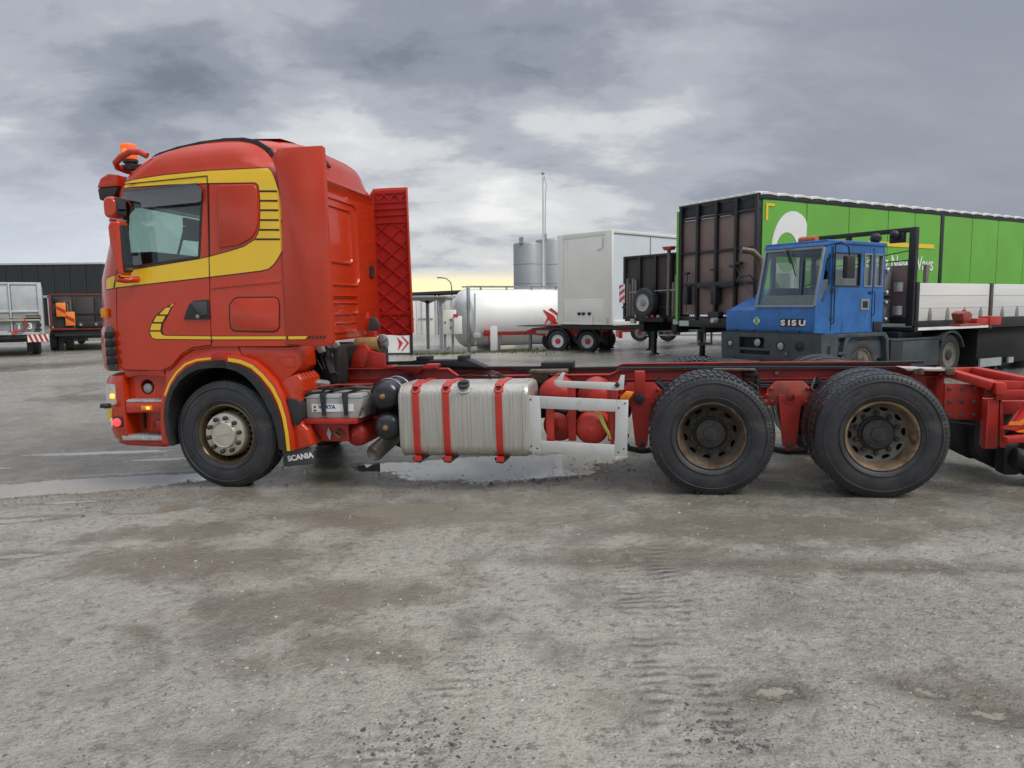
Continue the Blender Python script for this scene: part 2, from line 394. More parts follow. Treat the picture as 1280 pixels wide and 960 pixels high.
def waves(x, y, seed, n, lmin, lmax):
    r_ = np.random.default_rng(seed); z = 0
    for i in range(n):
        lam = lmin * (lmax / lmin) ** (i / max(1, n - 1)); a = r_.uniform(0, 6.28); p = r_.uniform(0, 6.28)
        z = z + np.sin((x * math.cos(a) + y * math.sin(a)) * 6.28 / lam + p + 1.3 * np.sin(x * .7 / lam + y * 1.1 / lam)) * (lam / lmax) ** .7
    return z / n
# puddles: x, y, half length, half width, turn, strength
PUD = [(-4.75, 7.38, 2.3, .42, 12, 1.15), (-3.22, 6.42, .40, .15, 8, 1.5), (-4.6, 6.1, .7, .10, 12, .7), (-4.2, 6.75, .35, .08, 5, .6),
       (-.2, 7.75, 1.35, .75, -4, 1.25), (-1.3, 7.95, .6, .3, 0, 1.0), (.8, 8.1, .7, .4, 0, 1.0), (-.97, 6.14, .48, .23, 0, 1.3), (.42, 5.76, .20, .09, 0, .8), (.36, 5.72, .20, .07, 20, 1.2),
       (.72, 4.74, .40, .08, -4, .22), (1.5, 4.62, .5, .07, -3, .22), (2.3, 4.5, .45, .07, -6, .22), (1.1, 3.02, .10, .06, 0, .3), (1.78, 3.02, .15, .08, -25, .32), (1.95, 2.82, .2, .06, -20, .3),
       (-5.2, 9.3, 1.2, .16, 3, .9), (-4.3, 8.75, .7, .12, 5, .8), (-3.4, 8.3, .4, .07, 5, .7), (-6.4, 8.4, .6, .1, 8, .8), (3.3, 4.05, .4, .06, -10, .5), (-3.6, 5.2, .3, .06, 8, .5)]
# broad damp patches, also tinted for the cab's reflection: x, y, half length, half width, turn, strength
WET_REFL = [(-2.2, 5.0, 1.1, .45, 0, .9), (-1.2, 4.2, 1.0, .38, 18, .85), (-.9, 3.55, .7, .28, 22, .7), (.9, 4.8, .9, .28, -4, .8), (2.0, 4.55, 1.3, .22, -4, .75), (-.9, 6.0, 1.6, .5, 0, 1.0), (1.8, 5.4, 2.2, .45, -8, .9), (-2.6, 5.7, 1.2, .3, 6, .8), (-3.9, 5.0, .7, .2, 8, .5), (2.0, 3.0, .6, .2, -20, .5)]
def vnoise(x, y, cell, seed):
    gx, gy = x / cell, y / cell; ix, iy = np.floor(gx), np.floor(gy); fx, fy = gx - ix, gy - iy
    fx = fx * fx * (3 - 2 * fx); fy = fy * fy * (3 - 2 * fy)
    def hs(a, b):
        v = np.sin(a * 127.1 + b * 311.7 + seed * 74.7) * 43758.5453; return v - np.floor(v)
    return (hs(ix, iy) * (1 - fx) + hs(ix + 1, iy) * fx) * (1 - fy) + (hs(ix, iy + 1) * (1 - fx) + hs(ix + 1, iy + 1) * fx) * fy
xs = axis_steps(-4.2, 4.2, .021, -1400, 1400, 1.10)
ys = np.concatenate([np.arange(2.1, 7.0, .018), axis_steps(7.0, 9.6, .04, 6.99, 2400, 1.10)]); ys = np.concatenate([axis_steps(2.0, 2.05, .05, -300, 2.04, 1.3)[:-1], ys]); ys = np.unique(ys)
XX, YY = np.meshgrid(xs, ys); X1, Y1 = XX.ravel(), YY.ravel()
damp = 1 / (1 + (np.hypot(X1, Y1) / 60) ** 2)
pud = np.full_like(X1, -1.0)
for px_, py_, a_, b_, t_, s_ in PUD:
    c, s = math.cos(R(t_)), math.sin(R(t_)); lx = (X1 - px_) * c + (Y1 - py_) * s; ly = -(X1 - px_) * s + (Y1 - py_) * c
    pud = np.maximum(pud, s_ * (1.0 - np.sqrt((lx / a_) ** 2 + (ly / b_) ** 2)))
far_p = sm(9, 15, Y1)
pud = np.maximum(pud, -.32 + 1.9 * waves(X1 * .45, Y1 * 1.0, 5, 9, 1.0, 7) * far_p - (1 - far_p) * .5)
rough = waves(X1, Y1, 3, 14, .14, 1.6); big_ = waves(X1, Y1, 9, 8, 1.5, 9)
cw = 0
for wu in (-4.589, 0, 1.363):
    for wd in (.15, 2.3):
        wx = TX + wu * math.cos(PSI) + wd * math.sin(PSI); wy = TY - wu * math.sin(PSI) + wd * math.cos(PSI)
        cw = np.maximum(cw, np.exp(-((X1 - wx) ** 2 + (Y1 - wy) ** 2) / .25))
dry = 1 - sm(-.3, .15, pud)
nearf = sm(8.5, 6.0, Y1) if False else 1 - sm(6.2, 8.2, Y1)
churn = sm(.42, .68, vnoise(X1, Y1, .9, 3) * .6 + vnoise(X1, Y1, .35, 4) * .4)
fine_ = sum(a_ * (vnoise(X1, Y1, c_, 10 + k) - .5) for k, (c_, a_) in enumerate(((.045, .0045), (.085, .007), (.17, .010), (.4, .012))))
fine_ = fine_ * (.45 + .9 * churn) + .010 * churn * np.maximum(0, vnoise(X1, Y1, .06, 31) - .72) * 3
Z1 = gheight(X1, Y1) + fine_ * dry * nearf * (1 - cw * .8) + (rough * .020 * dry + big_ * .022 * (.35 + .65 * dry)) * damp * (1 - cw * .9) - .006 * (1 - dry) * damp - .012 * (1 - cw) + .014 * cw
nx, ny = len(xs), len(ys)
idx = np.arange(nx * ny).reshape(ny, nx)
quads = np.stack([idx[:-1, :-1], idx[:-1, 1:], idx[1:, 1:], idx[1:, :-1]], -1).reshape(-1, 4)
gm = bpy.data.meshes.new('ground'); gm.from_pydata(np.stack([X1, Y1, Z1], 1).tolist(), [], quads.tolist())
def attr(me, name, a): me.attributes.new(name, 'FLOAT', 'POINT').data.foreach_set('value', np.ascontiguousarray(a, dtype=np.float32))
attr(gm, 'pud', pud)
lu = (X1 - TX) * math.cos(PSI) - (Y1 - TY) * math.sin(PSI); lw = (X1 - TX) * math.sin(PSI) + (Y1 - TY) * math.cos(PSI)
wp = np.zeros_like(X1)
for px_, py_, a_, b_, t_, s_ in WET_REFL:
    c, s = math.cos(R(t_)), math.sin(R(t_)); lx = (X1 - px_) * c + (Y1 - py_) * s; ly = -(X1 - px_) * s + (Y1 - py_) * c
    wp = np.maximum(wp, s_ * np.exp(-((lx / a_) ** 2 + (ly / b_) ** 2)))
attr(gm, 'patch', wp); attr(gm, 'churn', churn * nearf)
attr(gm, 'wet', np.clip(sm(-1.5, -.1, lw) * (1 - .55 * sm(3.0, 5.0, lw)) * (1 - .5 * sm(9, 30, Y1)) * (1 - .4 * sm(4, 7, lu)), 0, 1))  # wet mud; its darkening also paints the truck's shade and dark reflection
lu_t = (X1 - TX) * math.cos(PSI) - (Y1 - TY) * math.sin(PSI); lw_t = (X1 - TX) * math.sin(PSI) + (Y1 - TY) * math.cos(PSI)
trk = np.exp(-((X1 - .62 - (Y1 - 3) * .06) / .07) ** 2) + np.exp(-((X1 - .86 - (Y1 - 3) * .06) / .07) ** 2)
trk = trk * (1 - sm(4.4, 5.3, Y1)) + .8 * np.exp(-((X1 + .35 - (Y1 - 3) * .5) / .09) ** 2) * (1 - sm(3.2, 3.9, Y1)) 
attr(gm, 'track', trk)
gm.polygons.foreach_set('use_smooth', [True] * len(gm.polygons))
m = bpy.data.materials.new('wet gravel yard'); m.use_nodes = True; N = m.node_tree.nodes; L = m.node_tree.links
b = N['Principled BSDF']; geo = nd('ShaderNodeNewGeometry'); P = geo.outputs['Position']
ap = nd('ShaderNodeAttribute', attribute_name='pud').outputs['Fac']; aw = nd('ShaderNodeAttribute', attribute_name='wet').outputs['Fac']; aq = nd('ShaderNodeAttribute', attribute_name='patch').outputs['Fac']; ac = nd('ShaderNodeAttribute', attribute_name='churn').outputs['Fac']; at = nd('ShaderNodeAttribute', attribute_name='track').outputs['Fac']
nA = noise(P, .45, 6, .6, .4); nB = noise(P, 2.6, 8, .62, .3, (4, 1, 0)); nC = noise(P, 17, 8, .68, 0, (1, 8, 0)); nD = noise(P, 75, 5, .65, 0, (3, 3, 0))
vo = nd('ShaderNodeTexVoronoi'); L.new(P, vo.inputs['Vector']); vo.inputs['Scale'].default_value = 46
vc = nd('ShaderNodeSeparateColor'); L.new(vo.outputs['Color'], vc.inputs[0]); vr = vc.outputs[0]; vg = vc.outputs[1]
v2 = nd('ShaderNodeTexVoronoi'); L.new(P, v2.inputs['Vector']); v2.inputs['Scale'].default_value = 130
v2c = nd('ShaderNodeSeparateColor'); L.new(v2.outputs['Color'], v2c.inputs[0])
fld = mth('ADD', ap, mth('ADD', mth('MULTIPLY', mth('SUBTRACT', nB, .5), 1.1), mth('MULTIPLY', mth('SUBTRACT', nC, .5), 1.0)))
mask = sstep(fld, .0, .24)
damp_shade = mth('MAXIMUM', sstep(fld, -.45, .05), mth('MAXIMUM', mth('MULTIPLY', aw, sstep(nB, .25, .62, .40, 1.)), mth('MULTIPLY', sstep(mth('ADD', aq, mth('MULTIPLY', mth('SUBTRACT', nB, .5), 2.2)), .15, .8), .9)))
col = mixc(sstep(nA, .32, .68), (.285, .267, .218), (.435, .41, .34))
col = mixc(sstep(nB, .45, .72, 0, .7), col, (.20, .175, .13))
col = mixc(sstep(nC, .35, .75, 0, .5), col, (.52, .49, .41))
col = mixc(mth('MULTIPLY', sstep(nC, .47, .33), .75), col, (.13, .122, .10))
col = mixc(mth('MULTIPLY', sstep(nD, .60, .72), .6), col, (.52, .50, .44))
col = mixc(mth('MULTIPLY', sstep(nD, .40, .30), .6), col, (.11, .105, .09))
stone_d = mth('MULTIPLY', mth('GREATER_THAN', vr, .90), sstep(nB, .40, .6))
stone_l = mth('GREATER_THAN', vr, mth('ADD', .965, 0))
near_d = mth('LESS_THAN', vo.outputs['Distance'], .34)
col = mixc(mth('MULTIPLY', mth('MULTIPLY', stone_d, near_d), .75), col, (.055, .056, .058))
col = mixc(mth('MULTIPLY', mth('MULTIPLY', stone_l, near_d), .8), col, (.55, .53, .49))
col = mixc(mth('MULTIPLY', mth('GREATER_THAN', v2c.outputs[0], .9), .45), col, (.09, .088, .083))
col = mixc(mth('MULTIPLY', damp_shade, .66), col, (.125, .107, .074))
col = mixc(mth('MULTIPLY', ac, sstep(nB, .40, .62, 0, .55)), col, (.185, .175, .15))
col = mixc(mth('MULTIPLY', sstep(mth('ADD', aq, mth('MULTIPLY', mth('SUBTRACT', nB, .5), .8)), .15, .9), .5), col, (.18, .138, .095))  # brown tint painted in for the red cab's reflection on damp ground
col = mixc(mask, col, (.25, .222, .17))
L.new(col, b.inputs['Base Color'])
ro = mth('ADD', mth('MULTIPLY', sstep(nB, .3, .7, .17, .34), mth('SUBTRACT', 1, mth('MULTIPLY', damp_shade, .45))), mth('MULTIPLY', mth('SUBTRACT', nC, .5), .25))
ro = mth('MULTIPLY', mth('MAXIMUM', ro, .12), mth('SUBTRACT', 1, mask))
L.new(mth('ADD', ro, mth('MULTIPLY', mask, .035)), b.inputs['Roughness'])
L.new(sstep(mask, 0, 1, .85, 1.), b.inputs['Specular IOR Level'])
wv = nd('ShaderNodeTexWave', wave_type='BANDS', bands_direction='Y'); L.new(P, wv.inputs['Vector']); wv.inputs['Scale'].default_value = 4.2; wv.inputs['Distortion'].default_value = 3.2; wv.inputs['Detail'].default_value = 3
h = mth('ADD', mth('MULTIPLY', nC, .5), mth('MULTIPLY', nD, .22))
h = mth('ADD', h, mth('MULTIPLY', mth('MULTIPLY', mth('SUBTRACT', .5, vo.outputs['Distance']), vg), .22))
h = mth('ADD', h, mth('MULTIPLY', mth('MULTIPLY', wv.outputs['Fac'], at), mth('MULTIPLY', sstep(nB, .35, .65), .75)))
h = mth('MULTIPLY', h, mth('SUBTRACT', 1, mask))
bp = nd('ShaderNodeBump'); bp.inputs['Strength'].default_value = .9; bp.inputs['Distance'].default_value = .06
L.new(h, bp.inputs['Height']); L.new(bp.outputs[0], b.inputs['Normal'])
ground = structure(link('ground', gm, m))
GB = BVHTree.FromPolygons([tuple(p) for p in np.stack([X1, Y1, Z1], 1)], [tuple(q) for q in quads.tolist()])
def on_ground(x, y):
    h_ = GB.ray_cast(Vector((x, y, 5)), Vector((0, 0, -1))); return h_[0].z if h_[0] else 0.
# loose stones lying on the mud
def stones(name, n, size, mat, pick, seed):
    r_ = np.random.default_rng(seed); V = []; F = []
    base = np.array([(1, 0, 0), (0, 1, 0), (-1, 0, 0), (0, -1, 0), (0, 0, 1), (.6, .6, .55), (-.6, .5, .6), (.5, -.6, .5)])
    fc = [(0, 5, 7), (0, 1, 5), (1, 6, 5), (1, 2, 6), (2, 3, 6), (3, 7, 6), (3, 0, 7), (4, 5, 6), (4, 6, 7), (4, 7, 5)]
    for i in range(n):
        x, y = pick(r_); s = size * r_.lognormal(0, .45)
        a = r_.uniform(0, 6.28); ca, sa = math.cos(a), math.sin(a)
        p = base * (s * r_.uniform(.7, 1.3), s * r_.uniform(.6, 1.0), s * r_.uniform(.45, .9)) * (1 + r_.uniform(-.2, .2, base.shape))
        q = np.stack([p[:, 0] * ca - p[:, 1] * sa + x, p[:, 0] * sa + p[:, 1] * ca + y, p[:, 2] + on_ground(x, y) - .15 * s], 1)
        o = len(V); V += q.tolist(); F += [(a_ + o, b_ + o, c_ + o) for a_, b_, c_ in fc]
    me = bpy.data.meshes.new(name); me.from_pydata(V, [], F); return stuff(link(name, me, mat))
m_sd = M('dark wet stone', (.085, .083, .08), .35, 0, .4, 30); m_sl = M('pale stone', (.42, .40, .36), .6, 0, .3, 30)
def pick_near(r_): 
    y = 2.3 + 7.5 * r_.random() ** 1.5; return r_.uniform(-.95, .95) * y * .78, y
def pick_clump(r_):
    while True:
        x, y = pick_near(r_)
        if r_.random() < .08 + .92 * float(sm(.05, .45, waves(np.float64(x), np.float64(y), 21, 7, .25, 1.6))): return x, y
def pick_edge(r_):
    k = r_.integers(0, 4)
    if k == 0: return r_.normal(-3.9, .9), r_.normal(6.75, .22)
    if k == 1: return r_.normal(.2, 1.1), r_.normal(7.0, .22)
    if k == 2: return r_.normal(1.0, .5), r_.normal(7.6, .5)
    return (r_.normal(-.35, .13), r_.normal(2.72, .10)) if r_.random() < .5 else (r_.normal(.82, .12), r_.normal(2.75, .10))
stones('dark_gravel', 3200, .0036, m_sd, pick_clump, 1); stones('wheel_edge_gravel', 1300, .0068, m_sd, pick_edge, 2); stones('pale_gravel', 2600, .0040, m_sl, pick_near, 3)
# ---------------------------------------------------------------- the red truck (local x rearwards, y away from the camera, z up)
TR = bpy.data.objects.new('truck', None); COL.objects.link(TR)
tag(TR, 'red three axle lorry cab and bare chassis with yellow stripes parked on wet gravel', 'truck')
ax_u = Vector((math.cos(PSI) * math.cos(TH), -math.sin(PSI) * math.cos(TH), math.sin(TH))); ax_w = Vector((math.sin(PSI), math.cos(PSI), 0)); ax_v = ax_u.cross(ax_w)
TR.matrix_world = Matrix(((ax_u.x, ax_w.x, ax_v.x, TX), (ax_u.y, ax_w.y, ax_v.y, TY), (ax_u.z, ax_w.z, ax_v.z, 0), (0, 0, 0, 1)))
CW0, CW1 = .03, 2.46
def ring_uv(uf, ur, ins, rf, rr, v, grow=0., n=7):
    y0, y1 = CW0 + ins - grow, CW1 - ins + grow; uf -= grow; ur += grow
    rf = min(rf + grow, (y1 - y0) / 2.02); rr = max(.01, min(rr + grow, (y1 - y0) / 2.02))
    p = []
    for cx_, cy_, r, a0 in ((ur - rr, y1 - rr, rr, 0), (uf + rf, y1 - rf, rf, 90), (uf + rf, y0 + rf, rf, 180), (ur - rr, y0 + rr, rr, 270)):
        p += [(cx_ + r * math.cos(R(a0 + 90 * i / n)), cy_ + r * math.sin(R(a0 + 90 * i / n)), v) for i in range(n + 1)]
    return p
LV = [(1.15, -6.02, -3.86, 0, .40, .06), (1.4, -6.05, -3.86, 0, .40, .06), (1.6, -6.06, -3.86, 0, .40, .06), (2.07, -6.03, -3.86, 0, .40, .06), (2.5, -5.88, -3.86, 0, .40, .06),
      (2.93, -5.735, -3.86, 0, .38, .06), (3.0, -5.70, -3.845, .003, .38, .10), (3.06, -5.65, -3.80, .008, .38, .32), (3.12, -5.58, -3.80, .014, .38, .50),
      (3.18, -5.49, -3.81, .022, .38, .56), (3.23, -5.40, -3.815, .034, .38, .58), (3.27, -5.28, -3.825, .055, .38, .6), (3.305, -5.14, -3.84, .085, .38, .6),
      (3.335, -4.96, -3.86, .125, .38, .6), (3.36, -4.70, -3.885, .20, .4, .6), (3.38, -4.42, -3.93, .36, .4, .5), (3.39, -4.3, -4.02, .6, .3, .3)]
def cab_loft(grow=0., lo=0, hi=99):
    mb = MB(); rs = []
    for k, (v, uf, ur, ins, rf, rr) in enumerate(LV[lo:hi]):
        if grow < 0: v = min(v, 3.3)
        rs.append(ring_uv(uf, ur, ins, rf, rr, v + (0 if grow >= 0 else 1e-4 * k), grow))
    return mb.rings(rs)
DOORLINE = [(-5.729, 1.311), (-5.691, 1.203), (-5.645, 1.176), (-5.238, 1.164), (-5.128, 1.205), (-5.012, 1.321), (-4.890, 1.382), (-4.681, 1.405)]
under = MB().prism([(-5.235, .9)] + [(p[0], p[1] - .012) for p in DOORLINE[3:]] + [(-3.6, 1.376), (-3.6, .9)], -1, 4)
frontcut = MB().prism([(-6.5, .9), (-6.5, 1.165), (-5.2, 1.165), (-5.2, .9)], -1, 4)
WIN = [(-5.525, 2.175), (-5.555, 2.22), (-5.50, 2.80), (-5.47, 2.865), (-5.42, 2.882), (-4.72, 2.90), (-4.675, 2.885), (-4.662, 2.84), (-4.74, 2.262), (-4.752, 2.243)]
cav = MB(); cav.rings([ring_uv(uf + .07, ur - .05, ins + .06, max(.05, rf - .06), .05, v) for v, uf, ur, ins, rf, rr in [(1.42,) + LV[2][1:]] + LV[2:6] + [(3.20, -5.28, -3.9, .12, .4, .05)]])
shell = boolean(cab_loft(), [under, frontcut]); bb = bm_of(shell); BV = BVHTree.FromBMesh(bb); bb.free()
wsc = MB().rings([[(u, y, z) for y, z in rrect(.30, 2.19, 2.12, 2.86, .1)] for u in (-6.6, -5.45)])
shell = boolean(shell, [cav, MB().prism(WIN, -1, .3), MB().prism(WIN, 2.1, 3), wsc])
DOOR = DOORLINE[1:] + [(-4.66, 1.9), (-4.635, 2.24), (-4.588, 2.96), (-5.0, 2.953), (-5.505, 2.955), (-5.52, 2.93), (-5.655, 2.10), (-5.712, 1.42)]
def thick(poly, a, b): return MB().prism(poly, a, b)
body = boolean(shell, [thick(off(DOOR, .004), -.5, .35)])
shade(body, 30); CAB = link('cab_body', body, m_red, TR)
door = boolean(shell, [thick(off(DOOR, -.005), -.5, .35)], 'INTERSECT'); shade(door, 30)
DR = link('door', door, m_red, TR)
for o_, p_, par in ((-.03, WIN, DR),):
    wp = off(WIN, .012); MB().prism(wp, .075, .081).build('window_glass', g_win, par, smooth=0)
    A_ = WIN + [WIN[0]]; B_ = off(WIN, -.014); B_ = B_ + [B_[0]]
    MB().strip(off(WIN, .008) + [off(WIN, .008)[0]], B_, .026, .07).build('window_seal', m_blk, par)
MB().prism(off(WIN, .012), 2.40, 2.406).build('far_window_glass', g_win, CAB, smooth=0)
MB().prism([(-5.985, 2.09), (-5.71, 2.88), (-5.700, 2.88), (-5.975, 2.09)], .27, 2.22).build('windscreen', g_win, CAB, smooth=0)
# smoked wind deflector over the side window
defl = [(-5.545, 2.30), (-5.565, 2.32), (-5.505, 2.84), (-5.46, 2.905), (-4.70, 2.925), (-4.645, 2.88), (-4.66, 2.765), (-4.70, 2.755), (-5.36, 2.735), (-5.45, 2.66), (-5.49, 2.30)]
dm = MB().prism(defl, -.006, .0).prism([(-5.46, 2.915), (-4.70, 2.935), (-4.70, 2.915), (-5.46, 2.895)], -.006, .03)
dm.build('wind_deflector', g_smoke, DR, smooth=0)
# door handle recess
HND = [(-4.949, 1.660), (-4.905, 1.76), (-4.872, 1.81), (-4.831, 1.836), (-4.672, 1.844), (-4.672, 1.653)]
MB().prism(HND, .012, .04).build('handle_recess', m_blk, DR, bevel=.008)
MB().prism([(-4.86, 1.82), (-4.69, 1.825), (-4.69, 1.70), (-4.75, 1.685)], -.004, .03).build('handle', m_gry, DR, bevel=.008)
MB().lathe((-4.79, .012, 1.685), (0, -1, 0), [(.02, 0), (.02, .008), (.012, .01)], 14).build('lock', m_galv, DR)
# printed yellow stripes with dark borders
STRIPE = [(-5.510, 3.000), (-5.052, 3.033), (-4.589, 3.046), (-4.078, 3.037), (-3.988, 3.035), (-3.955, 3.012), (-3.923, 2.950), (-3.889, 2.829), (-3.876, 2.720), (-3.870, 2.537), (-3.874, 2.317), (-3.896, 2.262), (-3.932, 2.208), (-3.976, 2.154), (-4.030, 2.115), (-4.102, 2.099), (-4.666, 2.058), (-5.666, 1.992), (-5.80, 1.976), (-5.80, 2.06), (-5.78, 2.085), (-5.660, 2.113), (-5.519, 2.148), (-4.746, 2.228), (-4.651, 2.243), (-4.439, 2.285), (-4.271, 2.324), (-4.154, 2.384), (-4.116, 2.438), (-4.096, 2.493), (-4.079, 2.639), (-4.073, 2.767), (-4.079, 2.877), (-4.094, 2.900), (-4.117, 2.912), (-4.598, 2.934), (-5.017, 2.944), (-5.511, 2.944)]
decal(off(STRIPE, .009), BV, 'stripe_border', m_seam, CAB, .002); decal(STRIPE, BV, 'stripe', m_yel, CAB, .004)
for p in ([(-4.076, 2.837), (-3.877, 2.827), (-3.878, 2.811), (-4.077, 2.820)], [(-4.078, 2.749), (-3.867, 2.740), (-3.868, 2.723), (-4.079, 2.733)], [(-4.080, 2.663), (-3.868, 2.654), (-3.868, 2.637), (-4.081, 2.647)],
          [(-4.086, 2.573), (-3.868, 2.564), (-3.868, 2.548), (-4.087, 2.557)], [(-4.100, 2.484), (-3.868, 2.474), (-3.868, 2.458), (-4.101, 2.467)], [(-4.147, 2.399), (-3.868, 2.388), (-3.869, 2.372), (-4.148, 2.382)]):
    decal([(min(q[0], -3.90) if i in (1, 2) else q[0], q[1]) for i, q in enumerate(p)], BV, 'stripe_gap', m_seam, CAB, .006, .03)
TICKBG = [(-5.089, 1.806), (-5.029, 1.821), (-5.072, 1.781), (-5.116, 1.707), (-5.174, 1.630), (-5.199, 1.557), (-5.179, 1.514), (-4.662, 1.495), (-3.662, 1.477), (-3.695, 1.439), (-4.665, 1.455), (-5.282, 1.472), (-5.328, 1.494), (-5.340, 1.539), (-5.335, 1.571), (-5.306, 1.640), (-5.257, 1.706), (-5.174, 1.763)]
decal([(min(q[0], -3.89), q[1]) for q in TICKBG], BV, 'flash_border', m_seam, CAB, .002)
for p in ([(-5.095, 1.790), (-5.060, 1.814), (-5.046, 1.809), (-5.079, 1.785)], [(-5.214, 1.716), (-5.138, 1.776), (-5.084, 1.781), (-5.125, 1.713)], [(-5.284, 1.643), (-5.243, 1.702), (-5.149, 1.699), (-5.185, 1.641)],
          [(-5.326, 1.564), (-5.302, 1.627), (-5.198, 1.625), (-5.215, 1.562)], [(-5.332, 1.549), (-5.217, 1.547), (-5.202, 1.519), (-5.173, 1.506), (-4.662, 1.489), (-3.89, 1.473), (-3.89, 1.446), (-4.664, 1.461), (-5.270, 1.478), (-5.314, 1.494)]):
    decal(p, BV, 'flash', m_yel, CAB, .004, .2)
# locker lid, blank sleeper window and the body seams
LOCK = [(-4.408, 1.838), (-4.373, 1.851), (-3.994, 1.844), (-3.956, 1.824), (-3.946, 1.773), (-3.959, 1.570), (-3.980, 1.533), (-4.027, 1.520), (-4.419, 1.535), (-4.458, 1.561), (-4.467, 1.623), (-4.455, 1.788)]
MB().prism(off(LOCK, .008), .0275, .04).build('locker_seam', m_seam, CAB); MB().prism(off(LOCK, -.004), .022, .04).build('locker_lid', m_red, CAB, bevel=.006)
PIN = [(-4.474, 2.922), (-4.148, 2.914), (-4.098, 2.896), (-4.076, 2.840), (-4.085, 2.66), (-4.093, 2.529), (-4.118, 2.457), (-4.175, 2.385), (-4.312, 2.326), (-4.521, 2.303), (-4.545, 2.327), (-4.507, 2.901)]
MB().prism(off(PIN, -.018), .012, .04).build('sleeper_panel', m_red, CAB, bevel=.014, seg=3)
def seam(pts, name='seam', w=.007, y=.0265, par=None):
    mb = MB()
    for a, b in zip(pts[:-1], pts[1:]):
        a = Vector(a); b = Vector(b); n = (b - a).normalized(); n = Vector((-n.y, n.x)) * w / 2
        mb.prism([tuple(a - n), tuple(b - n), tuple(b + n), tuple(a + n)], y - .001, .034)
    return mb.build(name, m_seam, par or CAB, smooth=0)
seam([(-5.655, 2.10), (-5.69, 1.992)], w=.008, y=.0245); seam([(-4.648, 2.04), (-4.60, 2.95), (-4.60, 3.0), (-5.50, 2.972)], w=.008, y=.0245); seam([(-4.672, 1.50), (-4.672, 1.43)], w=.008, y=.0245)
# rib moulding across the sleeper side
MB().bar((-4.64, .028, 1.955), (-3.92, .028, 1.995), .03, .012).build('swage', m_red, CAB, bevel=.004)
# side deflectors behind the cab
DEF = [(-3.895, 1.40), (-3.885, 2.2), (-3.865, 2.65), (-3.885, 2.95), (-3.93, 3.12), (-3.87, 3.205), (-3.66, 3.205), (-3.425, 3.20), (-3.425, 2.4), (-3.42, 1.42), (-3.45, 1.375), (-3.6, 1.372)]
def side_deflector(near):
    mb = MB(); t = 1 if near else -1; y = CW0 - .012 if near else CW1 + .012
    a, b = y, y + t * .03
    o = mb.prism(DEF, min(a, b), max(a, b)).build('side_deflector', m_red, TR, bevel=.009)
    sgn = y + t * .03
    lip = MB().prism([(-3.44, 1.40), (-3.44, 3.19), (-3.425, 3.19), (-3.425, 1.40)], min(sgn, sgn + t * .03), max(sgn, sgn + t * .03)); lip.build('rear_lip', m_red, o)
    rb = MB(); yi0, yi1 = (sgn, sgn + .018) if near else (sgn - .018, sgn)
    def seg(p, q, w=.012):
        rb.bar((p[0], (yi0 + yi1) / 2, p[1]), (q[0], (yi0 + yi1) / 2, q[1]), w, yi1 - yi0 + .004, up=(0, 0, 1))
    x0, x1 = -3.86, -3.44
    for k in range(-3, 11):                                    # diamond ribbing
        z = 1.40 + k * .205
        for s in (1, -1):
            za, zb = (z, z + .42 * .82 * 1) if s > 0 else (z + .42 * .82, z)
            p, q = (x0, za), (x1, zb)
            pts = []
            for lim in (1.40, 2.76):
                pass
            def clip(p, q):
                t0, t1 = 0., 1.; d = q[1] - p[1]
                for lo, hi in ((1.40, 2.76),):
                    ta, tb = (lo - p[1]) / d, (hi - p[1]) / d
                    t0 = max(t0, min(ta, tb)); t1 = min(t1, max(ta, tb))
                if t1 - t0 < .04: return None
                return tuple((p[0] + (q[0] - p[0]) * t, p[1] + d * t) for t in (t0, t1))
            c = clip(p, q)
            if c: seg(*c)
    for z in (2.78, 2.87, 2.95, 3.03, 3.14): seg((x0, z), (x1, z), .016)
    for k in range(6):
        seg((x0 + k * .07, 3.04 if k % 2 else 3.13), (x0 + (k + 1) * .07, 3.13 if k % 2 else 3.04), .010)
    seg((x0, 1.66), (x1, 1.66), .045); seg((x0, 1.40), (x0, 3.15), .02)
    rb.build('inner_ribs', m_dred, o)
    pl = MB().prism([(-3.865, 1.385), (-3.865, 3.17), (-3.44, 3.17), (-3.44, 1.385)], yi0 - (0 if near else -.012), yi0 + .006 + (0 if near else .008)); pl.build('inner_face', m_dred, o)
    return o
D1 = side_deflector(True); D2 = side_deflector(False)
for k in range(5):
    x = -3.649 + k * .037
    MB().prism([(x, 1.473), (x + .017, 1.473), (x - .006, 1.443), (x - .026, 1.443)], .0155, .019).build('flash_bar', m_seam, D1, smooth=0)
MB().prism([(-3.87, 1.4735), (-3.672, 1.4715), (-3.70, 1.444), (-3.87, 1.446)], .0155, .019).build('flash', m_yel, D1, smooth=0)
MB().prism([(-3.885, 1.4775), (-3.66, 1.4755), (-3.70, 1.440), (-3.885, 1.442)], .0168, .019).build('flash_border', m_seam, D1, smooth=0)
